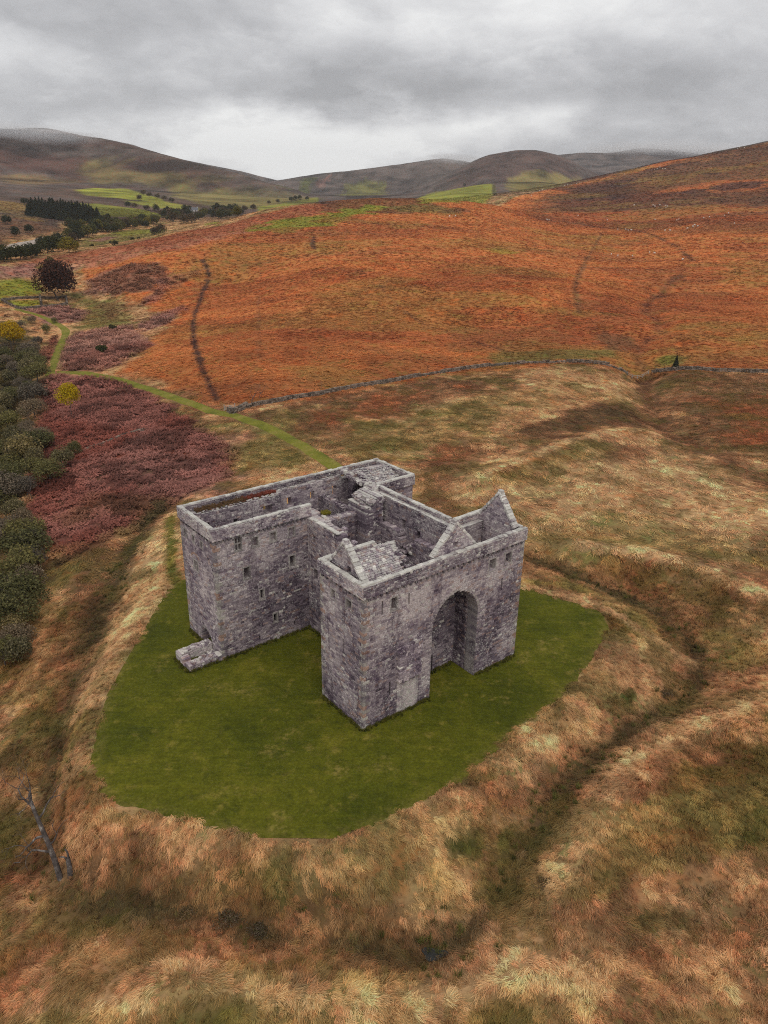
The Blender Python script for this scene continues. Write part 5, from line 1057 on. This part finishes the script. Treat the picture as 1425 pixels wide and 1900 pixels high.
kind('juniper', 'juniper_bush', 'bush', None, [cone_mesh(315, 1.0, 3.9, 900, .32, [(.05, .055, .03), (.07, .07, .04), (.035, .04, .022)])])
p = at(1253, 683); plant('juniper', p[0], p[1], 1., 'upright dark juniper standing above the wall by the gully')
bare = [wood_mesh(320 + i, 1.5, .085, 4, .45, kids=(3, 4), up_=.2)[0] for i in range(3)]
kind('bare', 'bare_tree', 'tree', bare, None)
for (px, py, s_, lb) in ((466, 748, 1.5, 'leafless grey sapling by the wall end, the taller one near the gate'), (482, 740, 1.2, 'smaller leafless grey sapling just right of the gate'), (595, 728, .8, 'thin bare shrub poking over the middle of the wall'), (792, 692, .8, 'thin bare shrub by the wall below the old dyke'), ):
    if s_: p = at(px, py); plant('bare', p[0], p[1], s_, lb)
# riverside scrub on the left
WOOD = hit([(-120, 640), (20, 632), (60, 660), (74, 700), (66, 790), (92, 850), (66, 930), (62, 1000), (74, 1060), (60, 1120), (66, 1180), (36, 1250), (-140, 1290)])
cnt = 0; pts_ = []
while cnt < 230:
    p = WOOD.min(0) + R.rand(2) * (WOOD.max(0) - WOOD.min(0))
    if R.rand() > min(1., (95. / p[1]) ** 1.6): continue
    if sdf(p[:1], p[1:], WOOD)[0] > 0 or any(np.hypot(*(p - q_)) < 2.1 for q_ in pts_): 
        if R.rand() < .002: cnt += 1
        continue
    pts_.append(p); cnt += 1
    plant('scrub' if R.rand() > .1 else 'bare', p[0], p[1], random.uniform(.5, 1.3) * (.75 if p[1] < 95 else 1.), 'grey olive scrub tree in the riverside thicket ' + ('below the red bracken' if p[1] < 110 else 'beside the red bracken' if p[1] < 190 else 'under the golden yellow tree'), 'riverside scrub ' + ('below the red bracken' if p[1] < 110 else 'beside the red bracken' if p[1] < 190 else 'under the golden yellow tree'))
for (px, py, s_) in ((118, 872, .9), (92, 892, .95), (140, 845, .55), (100, 560 + 40, .5)):
    p = at(px, py); plant('scrub', p[0], p[1], s_, {118: 'rounded olive bush at the edge of the red bracken, below the fallen wall', 92: 'larger olive bush beside the riverside thicket, below the fallen wall', 140: 'small dark olive bush touching the end of the fallen wall', 100: 'olive bush between the chapel yard and the bend of the path'}[px])
for (px, py, s_) in ((84, 620, .7), (70, 640, .7), (40, 610, .7), (60, 600, .6)):
    p = at(px, py); plant('scrub', p[0], p[1], s_, 'olive scrub left of the bend in the mown path', 'scrub by the path bend')
# valley trees, each read from its place in the photograph
VT = [('dark', 347, 400, 1.7), ('dark', 352, 396, 1.3), ('yellow', 380, 403, 1.4), ('dark', 402, 396, 1.8), ('dark', 415, 395, 1.6), ('dark', 428, 396, 1.6), ('dark', 438, 394, 1.5), ('dark', 390, 400, 1.3), ('olive', 408, 402, 1.3), ('olive', 425, 404, 1.2), ('brown', 368, 405, 1.4), ('olive', 440, 403, 1.1),
      ('brown', 318, 398, 1.4), ('brown', 330, 400, 1.3), ('dark', 310, 396, 1.3), ('brown', 300, 403, 1.3), ('brown', 322, 412, 1.4), ('brown', 340, 414, 1.4), ('brown', 355, 414, 1.4), ('yellow', 273, 420, 1.2), ('olive', 262, 419, 1.2), ('brown', 252, 418, 1.3), ('olive', 242, 421, 1.4), ('brown', 232, 424, 1.4), ('olive', 285, 416, 1.3),
      ('olive', 222, 425, 1.4), ('dark', 208, 424, 1.5), ('brown', 214, 428, 1.3), ('yellow', 181, 430, 1.6), ('olive', 172, 437, 1.5), ('olive', 163, 441, 1.5), ('olive', 150, 438, 1.4), ('dark', 140, 430, 1.5), ('dark', 132, 424, 1.4), ('dark', 146, 446, 1.2), ('dark', 200, 412, 1.2), ('yellow', 154, 420, 1.0), ('dark', 188, 415, 1.2),
      ('yellow', 128, 469, 1.7), ('yellow', 118, 467, 1.3), ('dark', 100, 468, 1.6), ('dark', 88, 470, 1.4), ('olive', 92, 455, 1.4), ('dark', 80, 462, 1.4), ('dark', 108, 452, 1.4), ('dark', 62, 478, 1.2), ('dark', 50, 480, 1.2), ('dark', 38, 482, 1.3), ('dark', 22, 484, 1.2), ('dark', 8, 486, 1.3), ('dark', 70, 475, 1.1), ('dark', -10, 488, 1.3),
      ('brown', 298, 433, 1.2), ('brown', 288, 436, 1.1), ('dark', 55, 432, .9), ('dark', 30, 438, .9), ('dark', 14, 416, 1.1), ('dark', 46, 380, 1.3), ('brown', 260, 372, 1.2), ('dark', 238, 384, 1.1), ('brown', 250, 386, 1.1), ('brown', 272, 390, 1.1), ('dark', 290, 392, 1.1), ('brown', 266, 362, 1.3), ('brown', 278, 366, 1.3), ('brown', 292, 369, 1.3), ('brown', 306, 372, 1.3), ('brown', 318, 376, 1.2),
      ('dark', 548, 372, 1.2), ('dark', 556, 371, 1.3), ('dark', 540, 374, 1.1), ('dark', 570, 371, .9), ('brown', 500, 379, 1.0), ('brown', 515, 377, 1.0), ('brown', 470, 390, 1.2), ('brown', 455, 393, 1.2), ('dark', 862, 345, 1.1)]
for k_ in range(70):
    f_ = R.rand(); bx_ = np.interp(f_, [0, .25, .5, .75, 1], [118, 170, 240, 330, 445]) + R.uniform(-8, 8); by_ = np.interp(f_, [0, .25, .5, .75, 1], [452, 432, 420, 405, 397]) + R.uniform(-5, 6); VT.append((('dark', 'olive', 'dark', 'brown')[k_ % 4], bx_, by_, R.uniform(.8, 1.4)))
VK = {'dark': 'dark green broadleaf tree', 'olive': 'olive green broadleaf tree', 'brown': 'thinning brown broadleaf tree', 'yellow': 'yellowing broadleaf tree'}
def valley_place(px, py):
    if px > 600: return 'alone on the far green pasture beyond the hill'
    if px > 445: return 'on the slope behind the left shoulder of the orange hill'
    if px > 335: return 'in the belt around the farmhouse'
    if py < 394: return 'in the hedge line beside the far green fields'
    if px > 290: return 'in the belt just left of the farmhouse'
    if px > 190: return 'in the belt along the middle of the valley'
    if py < 450: return 'beside the dark conifer plantation'
    return 'by the stony river bed left of the copper beech'
for (kd, px, py, s_) in VT:
    p = at(px, py); pl_ = valley_place(px, py); plant(kd, p[0], p[1], s_ * (1.35 if px > 140 or py < 450 else 1.1), VK[kd] + ' ' + pl_, 'trees ' + pl_)
CON = hit([(50, 402), (90, 406), (140, 412), (186, 418), (182, 404), (130, 394), (60, 388)])
cnt = 0; pts_ = []
while cnt < 120:
    p = CON.min(0) + R.rand(2) * (CON.max(0) - CON.min(0)); cnt += .02
    if sdf(p[:1], p[1:], CON)[0] > 0 or any(np.hypot(*(p - q_)) < 5 for q_ in pts_): continue
    pts_.append(p); cnt += 1; plant('fir', p[0], p[1], random.uniform(1.15, 1.65), 'dark conifer in the block plantation below the green field', 'conifers of the dark plantation')
for (px, py, s_, lb) in ((215, 456, 1.1, 'dark bush on the pasture below the valley trees'), (206, 452, .8, 'small dark bush left of the bush on the pasture'), (246, 446, .9, 'low dark bush on the slope edge, the left of two'), (258, 444, .8, 'low dark bush on the slope edge, the right of two'), (170, 458, .8, 'low bush where the slope meets the valley trees'), (210, 412 + 200, .9, 'low olive bush in the gap between bracken patches'), (92, 487, 1.2, 'dark bush above the bright green pasture')):
    p = at(px, py); plant('bush', p[0], p[1], s_ * 1.3, lb)
# farmhouse among the valley trees
def flat_mat(n_, c):
    def f(q, b): b.inputs['Base Color'].default_value = (*c, 1)
    return material(n_, f)
M_wh, M_sl, M_dk = flat_mat('whitewash', (.62, .6, .58)), flat_mat('slate', (.14, .145, .16)), flat_mat('window_dark', (.03, .03, .035))
p = at(358, 397); fh = add('farmhouse', None, label='pale farmhouse with slate roof half hidden in the valley trees', cat='house', loc=(p[0], p[1], float(height(*p))), rz=.25)
def solid(name, L, mt, parent):
    V, F = [], []
    for (x0, x1, y0, y1, z0, z1) in L:
        k = len(V); V += [(x0, y0, z0), (x1, y0, z0), (x1, y1, z0), (x0, y1, z0), (x0, y0, z1), (x1, y0, z1), (x1, y1, z1), (x0, y1, z1)]
        F += [(k, k + 3, k + 2, k + 1), (k + 4, k + 5, k + 6, k + 7), (k, k + 1, k + 5, k + 4), (k + 1, k + 2, k + 6, k + 5), (k + 2, k + 3, k + 7, k + 6), (k + 3, k, k + 4, k + 7)]
    return add(name, fast_mesh(name, V, F, mt), parent)
solid('wall', [(-8, 8, -3.5, 3.5, -1, 6)], M_wh, fh)
rf = add('roof', fast_mesh('roof', [(-8.3, -3.9, 5.8), (8.3, -3.9, 5.8), (8.3, 0, 9.4), (-8.3, 0, 9.4), (-8.3, 3.9, 5.8), (8.3, 3.9, 5.8)], [(0, 1, 2, 3), (3, 2, 5, 4)], M_sl), fh)
for x0 in (-7.6, 6.6): solid('chimney', [(x0, x0 + 1, -.5, .5, 8.6, 10.4)], M_wh, rf)
for x0 in (-5.5, -1, 3.5):
    for z0 in (1.2, 3.9): solid('window', [(x0, x0 + 1.1, -3.56, -3.5, z0, z0 + 1.3)], M_dk, fh)
# the stony river bed on the left
def m_bed(q, b):
    tc = q.new('ShaderNodeNewGeometry').outputs['Position']; q.l.new(q.ramp(q.noise(tc, .25, 6, .65), [(.35, (.28, .23, .19)), (.55, (.46, .39, .33)), (.7, (.16, .15, .13))]), b.inputs['Base Color'])
M_bed = material('river_gravel', m_bed)
P = smooth_poly(hit([(-60, 476), (0, 464), (30, 457), (55, 450), (75, 444), (120, 438)]), 2, False); T_ = np.gradient(P, axis=0); T_ /= np.linalg.norm(T_, axis=1)[:, None]; Nn = np.stack([-T_[:, 1], T_[:, 0]], 1); V, F = [], []
for i in range(len(P)):
    w = 10 + 5 * math.sin(i * .7)
    for j in range(5): V.append(P[i] + Nn[i] * w * (j / 2 - 1))
V = np.array(V); zz = height(V[:, 0], V[:, 1]) + np.tile([-.5, .35, .4, .35, -.5], len(P))
for i in range(len(P) - 1):
    for j in range(4): F.append((i * 5 + j, i * 5 + j + 1, (i + 1) * 5 + j + 1, (i + 1) * 5 + j))
add('river_bed', fast_mesh('river_bed', np.column_stack([V, zz]), F, M_bed, None, True), label='pale stony river bed on the valley floor', kind='structure')
# dark pool in the ditch
def m_pool(q, b): b.inputs['Base Color'].default_value = (.018, .017, .014, 1); b.inputs['Roughness'].default_value = .25; b.inputs['Specular IOR Level'].default_value = .35
M_pool = material('pool_water', m_pool, .25)
pc = on_z((805, 1768), -3.6)[0]; pz = float(height(pc[0], pc[1])); ang = np.linspace(0, 6.283, 20, endpoint=False); rad_ = 1.0 + .25 * np.sin(ang * 3 + 1)
add('pool', fast_mesh('pool', np.vstack([np.column_stack([pc[0] + 1.0 * rad_ * np.cos(ang), pc[1] + .55 * rad_ * np.sin(ang), np.full(20, pz + .3)]), [[pc[0], pc[1], pz + .3]]]), [(i, (i + 1) % 20, 20) for i in range(20)], M_pool), label='small dark pool of standing water in the ditch', kind='structure')
# ------------------------------------------------------------------ dead tree by the ditch
dq = np.random.RandomState(5); V, F, tips = [], [], []
bz = at(112, 1630)
def limb(V, F, pts, r0, r1, n=7):
    P = smooth_poly(np.array(pts, float), 2, False)
    for i in range(len(P) - 1):
        f0, f1 = i / (len(P) - 1), (i + 1) / (len(P) - 1); tube(V, F, P[i], P[i + 1], r0 + (r1 - r0) * f0, r0 + (r1 - r0) * f1, n)
    return P[-1]
dt = add('dead_tree', None, label='dead grey leafless tree leaning over the ditch at the lower left', cat='tree', loc=(bz[0], bz[1], float(height(*bz)) - .1), rz=0); dt.scale = (1.45, 1.45, 2.0)
limb(V, F, [(0, 0, 0), (-.25, .2, 1.2), (-.55, .3, 2.3), (-.95, .5, 3.3), (-1.2, .6, 4.2)], .20, .09)
add('trunk', fast_mesh('trunk', V, F, M_bark, None, True), dt)
for base, d, L, r, dp, sd_ in (((-.95, .5, 3.3), (-.2, .2, 1), 1.3, .10, 3, 1), ((-1.2, .6, 4.2), (.2, .3, 1), 1.3, .09, 3, 2), ((-.6, .3, 2.4), (-1, .1, .25), 1.5, .08, 3, 3), ((-.3, .2, 1.5), (-1.2, -.2, .0), 1.3, .07, 2, 4), ((-.9, .5, 3.2), (.9, .3, .6), 1.2, .07, 3, 5), ((-1.1, .55, 3.9), (-.9, -.2, .5), 1.2, .07, 3, 6), ((-.4, .25, 1.9), (.8, -.1, .35), .9, .06, 2, 7)):
    V, F, tp_ = [], [], []; d = np.array(d, float); d /= np.linalg.norm(d); grow(V, F, base, d, L, r, dp, np.random.RandomState(400 + sd_), tp_, .55, .06, (2, 3), 5); add('branch', fast_mesh('branch', V, F, M_bark, None, True), dt)
sb = at(131, 1626); V, F = [], []; limb(V, F, [(0, 0, 0), (.03, .05, .8), (.0, .1, 1.5)], .24, .15); limb(V, F, [(0, .08, 1.3), (-.3, .1, 1.6), (-.6, .1, 1.5)], .09, .03, 5); limb(V, F, [(0, .08, 1.4), (.1, .1, 1.9), (-.1, .1, 2.2)], .1, .05, 5)
add('tree_stump', fast_mesh('tree_stump', V, F, M_bark, None, True), label='broken pale stump standing right beside the dead tree', cat='stump', loc=(sb[0], sb[1], float(height(*sb)) - .1)).scale = (1.2, 1.2, 1.5)
M_lich = flat_mat('lichened_twigs', (.42, .44, .33))
for px, py, sd_, lb, mt in ((205, 1628, 8, 'fallen lichen covered branch in the grass right of the stump', M_lich), (25, 1606, 9, 'fallen pale branch lying left of the dead tree', M_bark)):
    fb_ = at(px, py); V, F, tp_ = [], [], []; grow(V, F, (0, 0, .15), np.array([.85, .35, .25]), 1.3, .06, 3, np.random.RandomState(sd_), tp_, .6, .02, (2, 3), 4); add('fallen_branch', fast_mesh('fallen_branch', V, F, mt, None, True), label=lb, cat='branch', loc=(fb_[0], fb_[1], float(height(*fb_)) + .15))
# shrubs along the ditch
for (px, py, s_, lb) in ((430, 1715, .9, 'brown leafless thicket in the ditch, the widest one below the lawn'), (475, 1735, .7, 'smaller brown thicket to the right of the wide ditch thicket'), (350, 1700, .6, 'low brown bramble in the ditch left of the wide thicket'), (1010, 1640, .5, 'low dark weed clump at the turn of the ditch'), (1235, 1290, .6, 'dark weed clump in the ditch right of the lawn')):
    p = at(px, py); plant('thicket', p[0], p[1], s_, lb, sz=.8)
# ------------------------------------------------------------------ turf on the wall walk
def m_ledge(q, b):
    tc = q.new('ShaderNodeNewGeometry').outputs['Position']; q.l.new(q.ramp(q.noise(tc, 1.1, 5, .65), [(.35, (.09, .08, .025)), (.5, (.17, .09, .05)), (.62, (.26, .07, .05))]), b.inputs['Base Color'])
M_ledge = material('ledge_turf', m_ledge)
V, F = [], []
for i in range(41):
    for j in range(5): u_, v_ = -4.0 + 11.3 * i / 40, 28.1 + 1.3 * j / 4; V.append((u_, v_, 16.5 + .14 * float(fbm(np.array([u_ * 2]), np.array([v_ * 2]), 1.3, 3, 5)[0])))
for i in range(40):
    for j in range(4): F.append((i * 5 + j, (i + 1) * 5 + j, (i + 1) * 5 + j + 1, i * 5 + j + 1))
add('wall_walk_turf', fast_mesh('wall_walk_turf', V, F, M_ledge, None, True), castle)
wl = []
for n_, u0, u1, v0, v1, z0, cc in ((150, 2.6, 7.2, 28.4, 29.3, 16.58, (.27, .075, .05)), (200, -4, 3, 28.2, 29.3, 16.55, (.17, .10, .05)), (150, 1.6, 6.2, .6, 1.3, 16.2, (.20, .11, .045)), (70, 10.6, 11.8, 22.6, 23.6, 14.4, (.26, .22, .03))):
    for _ in range(n_):
        w = L2W(random.uniform(u0, u1), random.uniform(v0, v1)); wl.append((w[0], w[1], z0, *np.array(cc) * random.uniform(.6, 1.4)))
wl = np.array(wl); scatter('wall_plants', 'red and brown plants growing on the ruined wall heads', cl_r, wl[:, :3], np.stack([np.zeros(len(wl)), np.zeros(len(wl)), R.uniform(0, 6.28, len(wl))], 1), R.uniform(.25, .5, len(wl)), 3, wl[:, 3:])
fp_ = []
for (u0, v0, u1, v1) in ((0, 0, 9.3, 0), (16.5, 0, CW, 0), (0, 0, 0, D1), (RU, D1, RU, D2), (UD, D2, RU, D2), (UD, D2 + 3, UD, VE), (9.4, 3.6, 16.3, 3.6), (-10, 21, -6, 21), (-10.1, 21, -10.1, 24.6), (CW, 0, CW, 6.9)):
    L_ = math.hypot(u1 - u0, v1 - v0)
    for _ in range(int(L_ * 16)):
        k = random.random(); nx, ny = (v1 - v0) / L_, -(u1 - u0) / L_; o_ = abs(random.gauss(0, .22)) + .02
        if (u0, v0) == (0, 0) and u1 == 0: nx, ny = -1, 0
        elif u0 == u1: nx, ny = (1, 0) if u0 == CW else (-1, 0)
        else: nx, ny = 0, -1
        w = L2W(u0 + (u1 - u0) * k + nx * o_, v0 + (v1 - v0) * k + ny * o_); fp_.append((w[0], w[1], .04, *np.array(random.choice(((.11, .105, .012), (.16, .14, .03), (.07, .075, .012)))) * random.uniform(.6, 1.3)))
fp_ = np.array(fp_); scatter('wall_foot_grass', 'longer uncut grass along the foot of the castle walls', cl_r, fp_[:, :3], np.stack([np.zeros(len(fp_)), np.zeros(len(fp_)), R.uniform(0, 6.28, len(fp_))], 1), R.uniform(.2, .55, len(fp_)), 3, fp_[:, 3:])
# ------------------------------------------------------------------ sheep
import bmesh
def sheep_mesh():
    bm = bmesh.new()
    def ball(c, r, sub=2):
        q = bmesh.ops.create_icosphere(bm, subdivisions=sub, radius=1.)['verts']
        for v in q: v.co = Vector((v.co.x * r[0] + c[0], v.co.y * r[1] + c[1], v.co.z * r[2] + c[2]))
    ball((0, 0, .68), (.62, .33, .34)); ball((.62, 0, .92), (.2, .13, .15), 1); ball((.45, 0, .82), (.24, .17, .2), 1)
    for x0 in (-.38, .36):
        for y0 in (-.16, .16):
            q = bmesh.ops.create_cone(bm, segments=6, radius1=.05, radius2=.075, depth=.5, cap_ends=True)['verts']
            for v in q: v.co += Vector((x0, y0, .25))
    me = bpy.data.meshes.new('sheep'); bm.to_mesh(me); bm.free(); me.materials.append(flat_mat('fleece', (.74, .70, .62))); return me
SM = sheep_mesh()
SH = [(840, 235), (853, 232), (866, 230), (880, 220), (893, 228), (907, 228), (700, 255), (400, 315), (437, 308), (460, 305), (415, 310), (275, 340), (287, 335), (232, 365), (845, 412), (855, 418), (880, 410), (908, 414), (918, 418), (910, 426), (750, 412), (965, 487), (975, 484), (855, 485), (615, 487), (468, 465), (312, 485), (322, 486),
      (668, 535), (708, 535), (720, 540), (735, 537), (905, 540), (932, 540), (1018, 530), (1047, 520), (1070, 518), (1055, 512), (1130, 472), (1100, 476), (1205, 465), (1255, 505), (1225, 452), (635, 660), (668, 668), (742, 670), (828, 652), (853, 654), (994, 687), (1272, 127), (1282, 120), (1305, 122), (1160, 122)]
def sheep_place(x, y):
    if y < 150: return 'near the skyline at the top right'
    if x < 480 and y < 380: return 'along the left end of the fell skyline'
    if y < 270: return 'in the flock on the brown upper fell'
    if 740 <= x <= 930 and y < 430: return 'in the flock below the dark heather patches'
    if y < 480 and x > 1000: return 'scattered on the open fell far right'
    if x < 500: return 'left of the flock, just above the burn line'
    if y < 500: return 'on the slope above the bend of the burn'
    if y < 560 and x < 800: return 'in the row just below the top of the burn'
    if y < 560: return 'in the loose row right of the burn'
    return 'on the lower slope beside the burn'
for (x, y) in SH:
    p = at(900 + x * .3684, 230 + y * .3684); pl_ = sheep_place(x, y); o = add('sheep', SM, label='white sheep grazing ' + pl_, cat='sheep', group='sheep ' + pl_, loc=(p[0], p[1], float(height(*p))), rz=random.uniform(0, 6.28)); o.scale = (1.2,) * 3
for (px, py, lb) in ((834, 403, 'white sheep on the orange hilltop, the left one of a pair'), (845, 402, 'white sheep on the orange hilltop, the right one of a pair')):
    p = at(px, py); o = add('sheep', SM, label=lb, cat='sheep', loc=(p[0], p[1], float(height(*p))), rz=1.); o.scale = (1.35,) * 3
# ------------------------------------------------------------------ air: haze, and cloud resting on the high tops
def vol(name, dens, col=(1, 1, 1), aniso=.2):
    mt = bpy.data.materials.new(name); mt.use_nodes = True; q = NT(mt.node_tree); q.n.clear(); v = q.new('ShaderNodeVolumePrincipled'); v.inputs['Density'].default_value = dens; v.inputs['Color'].default_value = (*col, 1); v.inputs['Anisotropy'].default_value = aniso
    o = q.new('ShaderNodeOutputMaterial'); q.l.new(v.outputs[0], o.inputs['Volume']); return mt
hz = [(-5200, -700, -25), (5200, -700, -25), (5200, 8600, -25), (-5200, 8600, -25), (-5200, -700, 520), (5200, -700, 520), (5200, 8600, 520), (-5200, 8600, 520)]
add('haze', fast_mesh('haze', hz, [(0, 3, 2, 1), (4, 5, 6, 7), (0, 1, 5, 4), (1, 2, 6, 5), (2, 3, 7, 6), (3, 0, 4, 7)], vol('haze', 5.5e-5, (.90, .94, 1.0))), label='thin grey autumn haze over the valley', kind='stuff')
def puff(seed, rx, ry, rz):
    bm = bmesh.new(); bmesh.ops.create_icosphere(bm, subdivisions=4, radius=1.); q = np.random.RandomState(seed); o = q.uniform(0, 50, 3)
    co = np.array([v.co[:] for v in bm.verts]); f = 1 + .55 * (fbm(co[:, 0] * 1.5 + o[0] + co[:, 2], co[:, 1] * 1.5 + o[1] - co[:, 2], 1., 4, seed) - .5) * 2
    for v, k in zip(bm.verts, f): v.co = Vector((v.co.x * rx * k, v.co.y * ry * k, v.co.z * rz * k))
    me = bpy.data.meshes.new('mist'); bm.to_mesh(me); bm.free(); return me
M_mist = vol('mist', .0011, (1, 1, 1), .0)
LM = [(px + R.uniform(-14, 14), 252 + max(0, px - 60) * .11 + R.uniform(-6, 8), R.uniform(60, 190), R.uniform(12, 26)) for px in np.linspace(-120, 165, 24)]
LF = [(px + R.uniform(-6, 6), 281 + R.uniform(-6, 5), R.uniform(160, 300), R.uniform(26, 60)) for px in np.linspace(1130, 1360, 12)]
for gi_, (r_, L) in enumerate(((2600, LM), (3780, ((815, 297, 110, 18), (840, 296, 120, 24), (862, 298, 110, 26))), (5050, LF))):
    for i, (px, py, rx, rz_) in enumerate(L):
        d = rays((px, py))[0]; h = math.hypot(d[0], d[1]); me = puff(gi_ * 20 + i, rx, 260, rz_); me.materials.append(M_mist)
        add('mist', me, label='soft grey cloud resting on the ' + ('left fell', 'middle far fell', 'right far fells')[gi_], kind='stuff', loc=(d[0] / h * r_, d[1] / h * r_, CAMH + d[2] / h * r_))
